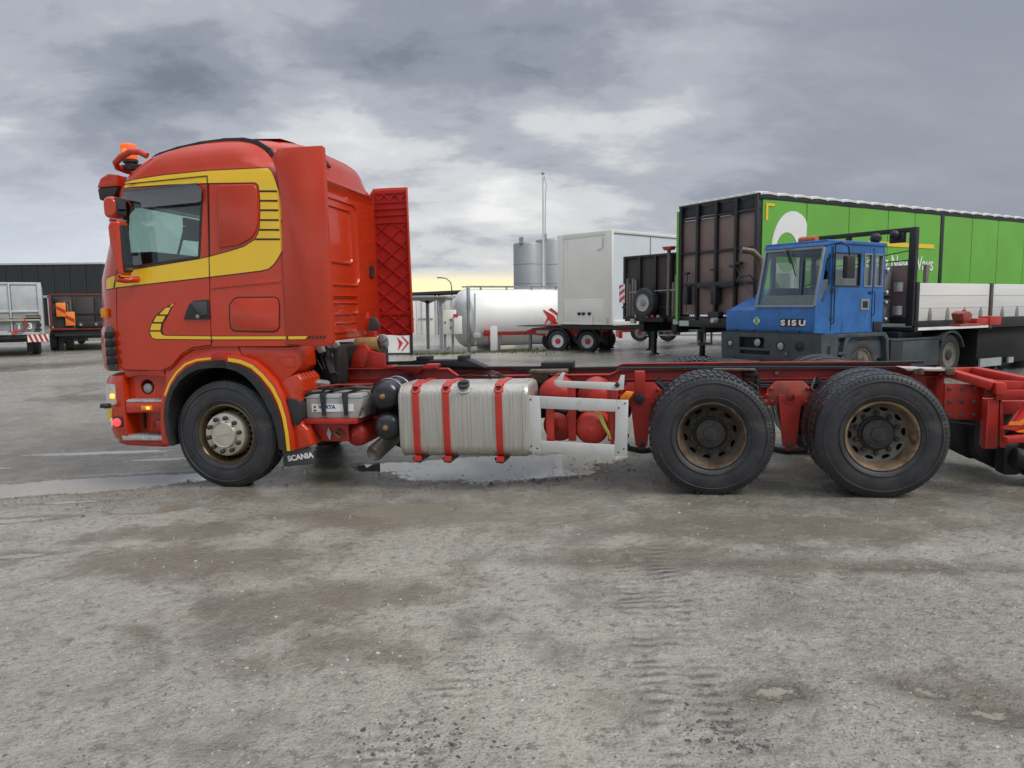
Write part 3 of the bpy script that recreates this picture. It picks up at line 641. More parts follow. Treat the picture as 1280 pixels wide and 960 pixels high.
# cab rear wall pressings
def rbead(pts, r=.012): return MB().tube([(-3.856, y, z) for y, z in pts], r, 8)
def loop(y0, y1, z0, z1, r=.05): q = rrect(y0, y1, z0, z1, r, 4); return q + [q[0], q[1]]
RW = MB().box(-3.868, -3.852, .10, 2.40, 1.40, 2.96).build('rear_wall', m_red, TR, bevel=.004)
def rec(y0, y1, z0, z1, r=.06, d=.022):
    mb = MB(); a = rrect(y0, y1, z0, z1, r); b = rrect(y0 + d, y1 - d, z0 + d, z1 - d, max(.01, r - d))
    return mb.rings([[(-3.853, y, z) for y, z in a], [(-3.838, y, z) for y, z in a], [(-3.834, y, z) for y, z in b], [(-3.855, y, z) for y, z in [(p[0], p[1]) for p in rrect(y0 + d * 1.6, y1 - d * 1.6, z0 + d * 1.6, z1 - d * 1.6, max(.01, r - d))]]], caps=False)
rec(.12, 1.62, 2.22, 2.84, .07).build('window_blank', m_red, RW); rec(.10, 1.80, 1.98, 2.92, .12, .016).build('pressing', m_red, RW)
rec(.12, 1.70, 1.845, 1.875, .014, .008).build('pressing', m_red, RW); rec(.12, 1.70, 1.66, 1.80, .04, .012).build('pressing', m_red, RW)
rec(1.02, 1.62, 1.46, 1.58, .03, .012).build('pressing', m_red, RW)
hx = [(.95, 1.62), (1.10, 1.70), (1.25, 1.735), (1.40, 1.72), (1.55, 1.66), (1.55, 1.595), (.95, 1.60), (.95, 1.62)]
rbead([(y, z - .03) for y, z in hx], .010).build('grab_pressing', m_red, RW)
for y in (.35, .95, 1.55): MB().lathe((-3.86, y, 2.935), (1, 0, 0), [(.05, 0), (.045, .012), (.01, .02)], 12).build('pressing', m_red, RW)
MB().prism(rrect(2.14, 2.27, 2.10, 2.24, .02), -3.86, -3.835, 'x').build('air_vent', m_blk, RW)
MB().prism([(1.98, 1.60), (2.10, 1.60), (2.04, 1.68)], -3.86, -3.846, 'x').build('worn_patch', m_strap, RW)
# black trim along the roof edges, cab roof beacon bar, beacon
for s in (0, 1):
    pts = []
    for x in (-5.30, -5.19, -5.0, -4.76, -4.5, -4.3, -4.15, -4.03, -3.96):
        y = .19 if x > -5.2 else .26; h_ = BV.ray_cast(Vector((x, y, 6)), Vector((0, 0, -1))); pts.append((x, y, (h_[0].z if h_[0] else 3.2) + .006))
    mb = MB()
    for a, b_, wd in zip(pts[:-1], pts[1:], (.012, .016, .022, .028, .034, .04, .04, .036)):
        q = [Vector(p) if not s else Vector((p[0], CW0 + CW1 - p[1], p[2])) for p in (a, b_)]; mb.bar(q[0], q[1], wd, .06)
    mb.build('roof_trim', m_blk, CAB, bevel=.004)
MB().tube([(-4.0, 1.0, 3.37), (-3.86, 1.0, 3.31), (-3.79, 1.0, 3.2)], .016).build('roof_trim', m_blk, CAB)
tb = [(-5.28, .12, 3.245), (-5.35, .11, 3.285), (-5.45, .11, 3.295), (-5.56, .12, 3.255), (-5.645, .14, 3.205), (-5.675, .2, 3.175), (-5.68, .34, 3.165), (-5.68, 1.24, 3.17)]
tb = tb + [(p[0], 2.49 - p[1], p[2]) for p in tb[-2::-1]]
LB = MB().tube(tb, .031, 12).build('light_bar', m_red, TR)
BC = MB().lathe((-5.60, .30, 3.16), (0, 0, 1), [(.055, 0), (.055, .06), (.072, .075), (.072, .10)], 20).build('beacon', m_blk, TR)
MB().prism(rrect(-5.665, -5.545, 3.25, 3.415, .022), .235, .355).build('dome', m_beacon, BC, bevel=.02, seg=3)
MB().prism(rrect(-5.632, -5.578, 3.31, 3.365, .026), .229, .237).build('bulb', m_beacon_core, BC)
MB().bar((-5.40, .30, 3.18), (-5.70, .30, 3.185), .05, .09).build('bracket', m_blk, BC, bevel=.008)
# sun visor
SV = MB().prism([(-5.66, 3.10), (-5.76, 3.115), (-5.85, 3.075), (-5.90, 2.98), (-5.66, 2.985)], .16, 2.33).build('sun_visor', m_red, TR, bevel=.02)
MB().prism([(-5.66, 2.983), (-5.895, 2.978), (-5.885, 2.87), (-5.85, 2.855), (-5.72, 2.89)], .17, 2.32).build('smoked_shade', m_blk, SV, bevel=.012)
# mirrors on their arm
MR = MB().rings([rrect_ for rrect_ in [[(x, y, z) for x, z in rrect(-5.575 + .025 * k, -5.425 - .01 * k, 2.635 + .02 * k, 2.832 - .02 * k, .055)] for k, y in ((1, -.19), (0, -.16), (0, -.07), (1, -.04))]]).build('wide_mirror', m_red, TR)
MB().prism([(-5.47, 2.66), (-5.418, 2.65), (-5.418, 2.82), (-5.47, 2.81)], -.18, -.05).build('mirror_glass', m_blk, MR, bevel=.012)
MB().prism([(-5.4175, 2.675), (-5.416, 2.675), (-5.416, 2.795), (-5.4175, 2.795)], -.165, -.065).build('reflective_face', m_chrome, MR)
prof = [(-5.555, 2.60), (-5.46, 2.605), (-5.435, 2.56), (-5.425, 2.3), (-5.42, 2.12), (-5.45, 2.085), (-5.50, 2.10), (-5.545, 2.20), (-5.575, 2.40), (-5.58, 2.55)]
MM = MB().prism([(min(p[0] + .045, -5.41), p[1]) for p in prof], -.19, -.05).build('main_mirror', m_red, TR, bevel=.03, seg=3)
MB().prism([(-5.425, 2.585), (-5.405, 2.56), (-5.395, 2.30), (-5.388, 2.13), (-5.41, 2.12), (-5.43, 2.3)], -.178, -.06).build('mirror_housing', m_blk, MM, bevel=.01)
MB().prism([(-5.402, 2.545), (-5.399, 2.545), (-5.386, 2.15), (-5.389, 2.15)], -.165, -.075).build('reflective_face', m_chrome, MM)
MB().tube([(-5.50, -.15, 2.09), (-5.49, -.16, 2.06), (-5.45, -.10, 2.05), (-5.42, .0, 2.06), (-5.42, .05, 2.07)], .030, 10).build('mirror_arm', m_red, TR)
MB().tube([(-5.52, -.12, 2.63), (-5.53, -.12, 2.60)], .03, 8).build('mirror_arm', m_red, TR)
# cabin inside
CI = MB().box(-5.75, -5.55, .12, 2.36, 1.45, 2.02).box(-5.93, -5.62, .34, 2.15, 1.85, 2.09).box(-5.80, -5.48, .38, 1.25, 2.0, 2.36).box(-5.82, -5.55, 1.25, 2.1, 2.0, 2.30).build('dashboard', m_cabin, TR, bevel=.04)
for y in (.62, 1.85):
    s_ = MB().box(-5.05, -4.55, y - .25, y + .25, 1.55, 1.80).prism([(-4.62, 1.75), (-4.50, 1.72), (-4.33, 2.45), (-4.44, 2.5)], y - .24, y + .24).prism([(-4.42, 2.5), (-4.33, 2.47), (-4.28, 2.68), (-4.37, 2.70)], y - .13, y + .13)
    s_ = s_.build('cab_seat', m_seat, TR, bevel=.05, seg=3); s_.location.x = -.38 if y < 1 else 0
st = MB(); q = [(-5.33 + .22 * math.cos(a) * .55, .62 + .22 * math.sin(a), 2.06 + .22 * math.cos(a) * .83) for a in [2 * math.pi * i / 24 for i in range(26)]]
st.tube(q, .016, 8).tube([(-5.6, .62, 1.9), (-5.33, .62, 2.06)], .03, 8).bar((-5.45, .62, 2.0), (-5.21, .62, 2.14), .03, .03); st.build('steering_wheel', m_blk, TR)
MB().tube([(-5.62, .95, 2.30), (-5.50, .95, 2.62), (-5.46, 1.05, 2.70)], .014, 6).prism([(-5.50, 2.52), (-5.44, 2.52), (-5.42, 2.66), (-5.48, 2.66)], .9, 1.15).box(-5.52, -5.40, .35, 2.1, 2.84, 2.87).bar((-5.50, .95, 2.72), (-5.50, 1.3, 2.72), .09, .02).build('interior_visor', m_cabin, TR)
# front wing corner grille and bumper
mb = MB(); mb.rings([ring_uv(-6.06, -3.86, 0, .40, .06, v, g) for v, g in ((1.165, .0), (1.20, .022), (1.40, .028), (1.56, .022), (1.61, .0))])
lo = mb.mesh('g', smooth=0)
def carve(me, poly, a=-.5, b_=.6): return boolean(me.copy(), [MB().prism(poly, a, b_)], 'INTERSECT')
g1 = carve(lo, [(-6.3, 1.1), (-6.3, 1.7), (-5.845, 1.7), (-5.862, 1.1)], -.5, 3); shade(g1); GR = link('grille_corner', g1, m_red, TR)
g2 = carve(lo, [(-5.841, 1.7), (-5.858, 1.1), (-5.735, 1.1), (-5.735, 1.55), (-5.76, 1.62)]); shade(g2); link('air_vent', g2, m_gry, GR)
for k in range(4):
    z = 1.23 + k * .088
    MB().prism([(-5.80, z), (-5.728, z + .01), (-5.728, z + .065), (-5.79, z + .065)], -.03, .06).build('vent_slot', m_dk, GR, bevel=.006)
MB().box(-5.86, -5.80, .02, .10, 1.70, 1.79).build('indicator', m_amber, TR, bevel=.01)
BL = [(.43, -5.93, .03), (.48, -6.00, .01), (.62, -6.04, 0), (.84, -6.05, 0), (1.05, -6.03, 0), (1.115, -5.99, .0), (1.135, -5.93, .03)]
bmp = MB().rings([ring_uv(uf, -5.45, ins, .36, .02, v, .015) for v, uf, ins in BL]).mesh('b', smooth=0)
bump = boolean(bmp.copy(), [MB().box(-5.668, -5.2, -.5, 3, .2, 1.3), MB().box(-5.80, -5.0, .35, 2.1, .2, 1.3)]); shade(bump); BU = link('front_bumper', bump, m_red, TR)
bmg = MB().rings([ring_uv(uf, -5.45, ins, .36, .02, v, .024) for v, uf, ins in BL]).mesh('b', smooth=0)
h1 = carve(bmg, [(-6.3, .84), (-6.3, 1.035), (-5.765, 1.035), (-5.765, .835), (-5.80, .825)]); shade(h1); HL = link('headlamp', h1, m_lens, TR)
MB().box(-5.83, -5.772, .012, .08, .89, .94).build('lit_bulb', m_amber_on, HL, bevel=.01)
y1_ = carve(bmg, [(-6.3, .62), (-6.3, .79), (-5.83, .79), (-5.87, .64)]); shade(y1_); link('yellow_corner', y1_, m_yel, BU)
MB().lathe((-5.80, -.03, .825), (-1, 0, .02), [(.026, 0), (.028, .05), (.02, .08), (.026, .09)], 14).build('black_horn', m_blk, BU)
MK = MB().box(-5.81, -5.70, .0, .07, .605, .71).build('marker_lamp', m_blk, TR, bevel=.012)
MB().lathe((-5.755, .0, .655), (0, -1, 0), [(.042, 0), (.04, .018), (.02, .03)], 18).build('lens', m_red_on, MK)
MB().prism([(-5.85, .60), (-5.825, .60), (-5.825, .69), (-5.85, .69)], .02, .05).build('white_lens', m_wfilm, MK, bevel=.006)
# step well with two treads
hole = MB().lathe((-5.46, .0, 1.0), (0, 1, 0), [(.075, -.2), (.075, .25)], 24)
sw = boolean(MB().prism([(-5.664, .835), (-5.664, 1.14), (-5.235, 1.165), (-5.20, 1.05), (-5.225, .845)], .10, .5), [hole]); shade(sw); SW = link('step_panel', sw, m_red, TR)
MB().prism([(-5.664, 1.09), (-5.664, 1.172), (-5.23, 1.178), (-5.21, 1.10), (-5.50, 1.12)], .045, .12).build('step_flange', m_red, SW, bevel=.012)
MB().lathe((-5.46, .30, 1.0), (0, 1, 0), [(.073, 0), (.073, .04)], 20).build('well', m_dk, SW)
MB().cyl((-5.455, .10, .985), (-5.46, .3, .99), .042, n=18).lathe((-5.455, .085, .985), (0, 1, 0), [(.03, 0), (.047, .008), (.047, .04)], 18).build('filler_neck', m_galv, SW)
def tread(x0, x1, z, zt):
    mb = MB().box(x0, x1, .025, .36, z, zt)
    for k in range(9):
        x = x0 + (x1 - x0) * (k + .5) / 9; mb.box(x - .008, x + .008, .03, .34, zt, zt + .008)
    return mb.build('step_tread', m_tread_alu, TR, bevel=.005)
tread(-5.655, -5.235, .852, .875); tread(-5.735, -5.285, .468, .515)
SB = MB().prism([(-5.664, .745), (-5.664, .85), (-5.24, .85), (-5.26, .755)], .02, .3).build('step_bar', m_red, TR, bevel=.01)
MB().box(-5.485, -5.365, .008, .03, .772, .82).build('side_marker', m_amber, SB, bevel=.006)
MB().box(-5.425, -5.385, .003, .02, .782, .812).build('lit_bulb', m_amber_on, SB, bevel=.004)
SR = MB().prism([(-5.664, .49), (-5.664, .75), (-5.265, .75), (-5.275, .49)], .20, .4).build('step_recess', m_red, TR)
MB().prism(rrect(-5.50, -5.29, .50, .655, .05), .185, .21).build('pressing', m_red, SR, bevel=.012)
MB().prism([(-5.60, .56), (-5.585, .56), (-5.575, .72), (-5.60, .72)], .17, .21).build('stay', m_blk, SR)
MB().prism([(-5.80, .445), (-5.70, .415), (-5.27, .40), (-5.20, .425), (-5.27, .47), (-5.78, .47)], .04, .5).build('bumper_lip', m_cred, TR, bevel=.008)
# front wheel arch
AO = [(-5.266, .446), (-5.268, .619), (-5.249, .835), (-5.210, .964), (-5.148, 1.081), (-5.061, 1.186), (-4.949, 1.269), (-4.830, 1.303), (-4.668, 1.317), (-4.486, 1.309), (-4.351, 1.291), (-4.230, 1.247), (-4.124, 1.163), (-4.020, 1.048), (-3.951, .912), (-3.906, .746), (-3.884, .578), (-3.874, .379)]
AM = [(-5.172, .424), (-5.205, .533), (-5.215, .72), (-5.188, .866), (-5.13, .990), (-5.045, 1.101), (-4.945, 1.184), (-4.826, 1.231), (-4.673, 1.246), (-4.491, 1.239), (-4.368, 1.208), (-4.259, 1.154), (-4.154, 1.049), (-4.063, .913), (-4.005, .775), (-3.973, .65), (-3.958, .52), (-3.952, .385)]
AI = [(-5.137, .425), (-5.160, .533), (-5.162, .72), (-5.138, .855), (-5.085, .972), (-5.005, 1.068), (-4.913, 1.135), (-4.80, 1.177), (-4.666, 1.191), (-4.518, 1.185), (-4.406, 1.156), (-4.308, 1.099), (-4.214, .998), (-4.123, .851), (-4.062, .73), (-4.032, .61), (-4.018, .50), (-4.011, .399)]
FE = MB().strip(AO, AM, -.012, .30).build('wheel_arch', m_red, TR, bevel=.008)
FL = MB().strip([(p[0] * .999, p[1]) for p in AM], AI, -.030, .30).build('rubber_flare', m_blk, FE)
AY = [(a[0] * .62 + b[0] * .38, a[1] * .62 + b[1] * .38) for a, b in zip(AO, AM)]
def yband(i0, i1, wd):
    A = AY[i0:i1]; B = []
    for k in range(len(A)):
        t = Vector(A[min(k + 1, len(A) - 1)]) - Vector(A[max(k - 1, 0)]); t.normalize(); B.append((A[k][0] + t.y * wd, A[k][1] - t.x * wd))
    MB().strip(A, B, -.0145, -.006).build('yellow_line', m_yel, FE, smooth=0)
yband(3, 9, .02); yband(9, 18, .034)
LT = MB().box(-4.645, -4.50, -.03, .06, 1.235, 1.325).build('arch_latch', m_cred, FE, bevel=.01)
MB().box(-4.635, -4.51, -.034, .02, 1.19, 1.262).build('latch_gap', m_dk, FE)
wl = [(-4.589 + .70 * math.cos(R(a)), .50 + .70 * math.sin(R(a))) for a in range(-8, 190, 11)]
wl2 = [(-4.589 + .72 * math.cos(R(a)), .50 + .72 * math.sin(R(a))) for a in range(-8, 190, 11)]
MB().strip(wl, wl2, .10, .95).build('wheel_well', m_dk, TR); MB().prism([(-5.27, .45)] + [(-4.589 + .71 * math.cos(R(a)), .50 + .71 * math.sin(R(a))) for a in range(180, -1, -12)] + [(-3.87, .4), (-4.1, .7), (-4.6, .75), (-5.1, .7)], .93, .97).build('wheel_well', m_dk, TR)
panelA = [(-5.235, .90), (-5.21, 1.17), (-5.12, 1.205), (-5.005, 1.318), (-4.885, 1.378), (-4.68, 1.398), (-4.42, 1.392), (-4.36, 1.25), (-4.6, 1.262), (-4.95, 1.20), (-5.16, .99), (-5.20, .90)]
UF = MB().prism(panelA, .05, .30).build('upper_wing', m_red, TR, bevel=.008)
panelB = [(-4.412, 1.385), (-3.80, 1.37), (-3.79, 1.175), (-3.96, 1.03), (-4.05, 1.00), (-4.20, 1.18), (-4.36, 1.24)]
UB = MB().prism(panelB, .055, .42).build('rear_wing', m_red, TR, bevel=.01)
MB().strip([(-4.035, 1.285), (-3.825, 1.290), (-3.82, 1.186), (-3.945, 1.186), (-4.035, 1.285)], [(-4.015, 1.275), (-3.838, 1.279), (-3.834, 1.197), (-3.94, 1.197), (-4.015, 1.275)], .050, .06).build('pressing', m_red, UB)
cor = [(-4.00, 1.03), (-3.90, 1.085), (-3.82, 1.115), (-3.775, 1.06), (-3.77, .95), (-3.80, .90), (-3.80, .63), (-3.74, .58), (-3.70, .42), (-3.89, .37), (-3.895, .60), (-3.95, .85)]
CO = MB().prism(cor, .045, .46).build('rear_wing', m_red, TR, bevel=.02, seg=3)
for k in range(5):
    y = .09 + k * .075
    MB().tube([(-3.90, y, 1.082), (-3.82, y, 1.112), (-3.778, y, 1.058), (-3.772, y, .95)], .007, 6).build('rib', m_red, CO)
MB().prism([(-3.935, .888), (-3.83, .87), (-3.80, .850), (-3.775, .82), (-3.785, .678), (-3.835, .615), (-3.905, .66)], .018, .14).build('black_cover', m_blk, TR, bevel=.014)
FLP = MB().prism([(-4.03, .40), (-3.735, .40), (-3.735, .235), (-4.03, .205)], .075, .095).build('mudflap', m_gry, TR, bevel=.003)
lettering('SCANIA', .072, m_wfilm, FLP, (-3.975, .072, .262), (R(90), R(-9), 0), depth=.001, bold=.003, sx=1.05)
# ---------------------------------------------------------------- wheels (own origin at the outer face centre, y inwards)
WR = .533
def tyre_meshes(lugs, width=.30, blocks=56):
    prof = [(.290, .035), (.305, .012), (.36, -.006), (.43, -.004), (.485, .006), (.512, .022), (.524, .045)]
    full = prof + [(.5245, width / 2)] + [(r, width - y) for r, y in prof[::-1]]
    mb = MB().lathe((0, 0, 0), (0, 1, 0), full + [(.29, width - .04)], 72, caps=False)
    for r in (.455, .330): mb.lathe((0, 0, 0), (0, 1, 0), [(r, -.001), (r + .004, -.0085), (r + .010, -.0085), (r + .014, -.001)], 72, caps=False)
    for i in range(84):
        t = 2 * math.pi * i / 84; c, s_ = math.cos(t), math.sin(t)
        for r0, r1, y in ((.486, .508, .002),):
            d = .0045; mb.add([(r * c - e * s_, yy, r * s_ + e * c) for r in (r0, r1) for e in (-d, d) for yy in (y - .004 + (r - r0) * .55, y + .02 + (r - r0) * .55)], [(0, 2, 6, 4), (0, 4, 5, 1), (2, 3, 7, 6), (0, 1, 3, 2), (4, 6, 7, 5)])
    for a0, a1, r in ((20, 62, .405), (115, 150, .41), (200, 240, .405), (290, 325, .41)):
        for k in range(7):
            t = R(a0 + (a1 - a0) * k / 7); t2 = t + R((a1 - a0) / 7 * .62); hh = .016
            mb.add([((r + e) * math.cos(q), yy, (r + e) * math.sin(q)) for q in (t, t2) for e in (0, hh) for yy in (-.0085, .004)], [(0, 2, 6, 4), (0, 4, 5, 1), (2, 3, 7, 6), (0, 1, 3, 2), (4, 6, 7, 5)])
    tread = MB(); rows = [(.018, .075), (.085, .14), (.155, .215), (.225, .282)] if lugs else [(.03, .082), (.092, .145), (.155, .208), (.218, .27)]
    for k, (a, b) in enumerate(rows):
        nb = blocks if lugs else blocks
        for i in range(nb):
            t0 = 2 * math.pi * (i + .5 * (k % 2)) / nb; dt = math.pi / nb * (.70 if lugs else .97)
            r0, r1 = .515, (.535 if lugs else .533); edge = k in (0, 3)
            def pt(r, y, t): return (r * math.cos(t), y, r * math.sin(t))
            ya, yb = a, b; sk = .012 if k in (1, 3) else -.012
            ra = r0 if not edge else .506
            tread.add([pt(ra, ya, t0 - dt), pt(ra, yb, t0 - dt), pt(ra, yb, t0 + dt), pt(ra, ya, t0 + dt),
                       pt(r1 - (.010 if k == 0 else 0), ya, t0 - dt * .9 + sk), pt(r1 - (.010 if k == 3 else 0), yb, t0 - dt * .9 - sk), pt(r1 - (.010 if k == 3 else 0), yb, t0 + dt * .9 - sk), pt(r1 - (.010 if k == 0 else 0), ya, t0 + dt * .9 + sk)],
                      [(0, 3, 2, 1), (4, 5, 6, 7), (0, 1, 5, 4), (1, 2, 6, 5), (2, 3, 7, 6), (3, 0, 4, 7)])
    return mb.mesh('tyre', smooth=40), tread.mesh('tread', smooth=0)
T_DRIVE = tyre_meshes(True); T_STEER = tyre_meshes(False)
def ring_holes(mb, r, y, n, a, b, depth, ph=0., nseg=8):
    for i in range(n):
        t = 2 * math.pi * (i + ph) / n; c = Vector((r * math.cos(t), y, r * math.sin(t))); tr_ = Vector((-math.sin(t), 0, math.cos(t))); rd = Vector((math.cos(t), 0, math.sin(t)))
        mb.rings([[c + tr_ * (a * math.cos(q)) + rd * (b * math.sin(q)) + Vector((0, h, 0)) for q in [2 * math.pi * k / nseg for k in range(nseg)]] for h in (0, depth)])
    return mb
NUT = MB().lathe((0, 0, 0), (0, -1, 0), [(.024, 0), (.024, .014), (.017, .016), (.016, .036), (.008, .04)], 8).mesh('nut')
CAPN = MB().lathe((0, 0, 0), (0, -1, 0), [(.021, 0), (.021, .03), (.014, .042), (.004, .046)], 14).mesh('nut_cap')
def steer_wheel(parent, loc):
    w_ = MB().lathe((0, 0, 0), (0, 1, 0), [(.292, .032), (.298, .020), (.288, .016), (.276, .03), (.262, .075), (.255, .12), (.235, .13)], 48, caps=False).lathe((0, .12, 0), (0, 1, 0), [(.25, 0), (.21, -.02), (.05, -.02)], 48, caps=False)
    w_ = w_.build('wheel', m_bronze, parent, loc=loc); w_['label'] = 'front wheel with a bronze rim and silver trim ring'
    link('tyre', T_STEER[0], m_tyre, w_); link('tread', T_STEER[1], m_tread, w_)
    hh = MB(); ring_holes(hh, .238, .085, 26, .018, .012, .05); stuff(hh.build('rim_slots', m_hole, w_))
    MB().lathe((0, .09, 0), (0, -1, 0), [(.222, .0), (.215, .065), (.205, .085), (.19, .093), (.135, .095), (.128, .100), (.126, .115), (.118, .122), (.112, .118), (.03, .120)], 48).build('trim_ring', m_cap, w_)
    lettering('SCANIA', .034, m_cap, w_, (-.064, -.0315, -.028), (R(90), R(-17), 0), depth=.0015)
    for i in range(10):
        t = 2 * math.pi * (i + .25) / 10; link('nut_cap', CAPN, m_blk, w_, (.166 * math.cos(t), -.003, .166 * math.sin(t)))
    return w_
def drive_wheel(parent, loc, kind, ph):
    rim = m_rust if kind == 0 else m_rust2; disc = m_rdisc if kind == 0 else m_hubw
    w_ = MB().lathe((0, 0, 0), (0, 1, 0), [(.290, .036), (.297, .022), (.290, .012), (.278, .016), (.268, .035), (.262, .09), (.248, .13), (.238, .165)], 56, caps=False).build('wheel', rim, parent, loc=loc)
    w_['label'] = 'rear wheel with a dull brown rim and black hub' if kind == 0 else 'rear wheel with a flaking rust rim and silver disc'
    link('tyre', T_DRIVE[0] if kind == 0 else T_STEER[0], m_tyre, w_); link('tread', T_DRIVE[1] if kind == 0 else T_STEER[1], m_tread, w_)
    d_ = MB().lathe((0, 0, 0), (0, 1, 0), [(.246, .145), (.225, .175), (.195, .188), (.10, .188)], 56, caps=False).build('rim_disc', disc, w_)
    hh = MB(); ring_holes(hh, .216, .172, 10, .034, .019, .03, ph); stuff(hh.build('hand_holes', m_hole, w_))
    hb = MB().lathe((0, .19, 0), (0, -1, 0), [(.150, -.01), (.146, .02), (.128, .03), (.126, .06), (.120, .066), (.10, .068), (.088, .074), (.062, .076), (.058, .086), (.046, .090), (.01, .090)], 32)
    for i in range(10):
        t = 2 * math.pi * i / 10; hb.lathe((.104 * math.cos(t), .125, .104 * math.sin(t)), (0, -1, 0), [(.007, 0), (.006, .006)], 6)
    hb.build('hub', m_hub, w_)
    for i in range(10):
        t = 2 * math.pi * (i + .5) / 10; o = link('nut', NUT, m_hub, w_, (.168 * math.cos(t), .188, .168 * math.sin(t)))
    # inner tyre of the pair
    a = link('tyre', T_DRIVE[0] if kind == 0 else T_STEER[0], m_tyre, w_, (0, .335, 0)); link('tread', T_DRIVE[1] if kind == 0 else T_STEER[1], m_tread, w_, (0, .335, 0)); a['label'] = 'inner tyre of the pair'
    MB().lathe((0, .34, 0), (0, 1, 0), [(.29, 0), (.29, .28)], 32).build('inner_rim', m_dk, w_)
    return w_
FWX = -4.585
steer_wheel(TR, (FWX, .0, WR)); dw1 = drive_wheel(TR, (.003, .0, WR), 0, .28); dw2 = drive_wheel(TR, (1.372, .0, WR), 1, .1)
for o, src in ((FWX, None), (.003, dw1), (1.372, dw2)):
    if src is None: w_ = steer_wheel(TR, (o, 2.46, WR)); w_.rotation_euler = (0, 0, math.pi)
    else: w_ = dup(src, TR, (o, 2.46, WR), (0, 0, math.pi))
    w_['label'] = 'wheel on the far side of the chassis'
# axles and drive line
axm = MB()
for x in (.003, 1.372):
    axm.cyl((x, .3, WR), (x, 2.2, WR), .075, n=16).lathe((x - .02, 1.05, WR), (0, 1, 0), [(.10, 0), (.20, .08), (.24, .2), (.20, .32), (.1, .4)], 20)
axm.cyl((FWX, .2, WR - .05), (FWX, 2.3, WR - .05), .06).cyl((-3.5, 1.25, .72), (.0, 1.25, .60), .06)
axm.build('axle', m_dk, TR)
MB().box(-5.1, -3.9, .75, 1.75, .55, 1.34).box(-3.9, -3.5, .88, 1.75, .5, 1.34).box(-3.5, -3.0, .9, 1.6, .45, 1.02).box(-3.0, -.7, .9, 1.58, .55, .95).box(-3.95, -3.6, .55, .8, .95, 1.36).cyl((-4.6, .85, .5), (-3.9, .85, .55), .12).build('engine', m_dk, TR, bevel=.04)
# ---------------------------------------------------------------- chassis rails
CHS = []
def rail(y, t):
    top = [(-5.0, 1.10), (-3.74, 1.10), (-2.55, 1.085), (-2.44, 1.005), (-.90, 1.005), (-.80, 1.045), (.2, 1.043), (1.55, 1.035), (1.95, 1.02), (2.10, 1.00)]
    bot = [(-5.0, .85), (-3.74, .84), (-2.55, .80), (-2.44, .76), (-.90, .74), (-.80, .74), (.2, .74), (1.55, .74), (1.95, .74), (2.10, .74)]
    poly = top + bot[::-1]; mb = MB().prism(poly, min(y, y + t), max(y, y + t))
    for A in (top,):
        for p, q in zip(A[:-1], A[1:]): mb.prism([p, q, (q[0], q[1] - .014), (p[0], p[1] - .014)], y - .045 if y < 1.2 else y - .02, y + .02 if y < 1.2 else y + .045)
    # subframe seam and bottom flange
    mb.prism([(-.80, .955), (2.05, .94), (2.05, .925), (-.80, .94)], y - .03, y + .02)
    mb.prism([(-3.74, .985), (-2.5, .97), (-2.5, .962), (-3.74, .977)], y - .012, y)
    mb.prism([(-3.7, .845), (2.05, .745), (2.05, .735), (-3.7, .835)], y - .05 if y < 1.2 else y, y if y < 1.2 else y + .05)
    o = mb.build('chassis_rail', m_cred, TR, bevel=.003); CHS.append(o); return o
RA = rail(.86, .01); RB = rail(1.62, .01)
cm = MB()
for x in (-3.6, -2.2, -.7, .68, 1.95): cm.box(x - .04, x + .04, .87, 1.62, .80, .95)
cm.build('cross_member', m_cred, TR, bevel=.01)
# wear strips on top of the rails
MB().prism([(-.84, 1.05), (-.80, 1.066), (.55, 1.062), (2.04, 1.036), (2.13, 1.018), (2.04, 1.02)], .80, .855).build('wear_strip', m_blks, RA)
MB().prism([(-3.55, 1.105), (-2.62, 1.118), (-2.52, 1.095), (-2.38, 1.035), (-1.7, 1.03), (-1.7, 1.01), (-2.5, 1.01), (-3.55, 1.06)], 1.56, 1.66).prism([(-2.0, 1.01), (2.2, 1.03), (2.2, 1.005), (-2.0, .99)], 1.56, 1.66).build('wear_strip', m_blks, RB)
BR = MB().box(-3.16, -2.67, .72, .86, 1.09, 1.112).prism([(-3.20, 1.125), (-3.10, 1.13), (-3.08, 1.105), (-3.20, 1.09)], .70, .86).prism([(-2.76, 1.135), (-2.63, 1.135), (-2.63, 1.10), (-2.78, 1.09)], .70, .86).prism([(-3.05, 1.09), (-2.8, 1.09), (-2.86, 1.03), (-2.98, 1.03)], .80, .85)
BR.build('bolster', m_cred, TR, bevel=.006); MB().box(-3.08, -2.78, .695, .86, 1.113, 1.122).build('wear_plate', m_rust, TR)
MB().box(-3.10, -2.95, 1.5, 1.7, 1.12, 1.165).box(-2.62, -2.52, 1.5, 1.72, 1.10, 1.165).prism([(-3.15, 1.12), (-2.5, 1.12), (-2.3, 1.03), (-3.15, 1.06)], 1.5, 1.72).build('bolster', m_blks, TR, bevel=.006)
MB().box(-1.69, -1.31, .70, .86, 1.03, 1.062).prism([(-1.69, 1.03), (-1.50, 1.03), (-1.56, .92), (-1.66, .92)], .80, .85).box(-1.55, -1.50, .76, .84, .94, 1.03).build('bolster', m_rust, TR, bevel=.006)
MB().box(-1.68, -1.33, 1.5, 1.75, 1.0, 1.075).build('bolster', m_blks, TR, bevel=.006)
for x0, x1 in ((.08, .46),): MB().prism([(x0, 1.052), (x1, 1.046), (x1 + .02, 1.03), (x0 + .0, 1.04)], .70, .86).build('wear_plate', m_rust, TR)
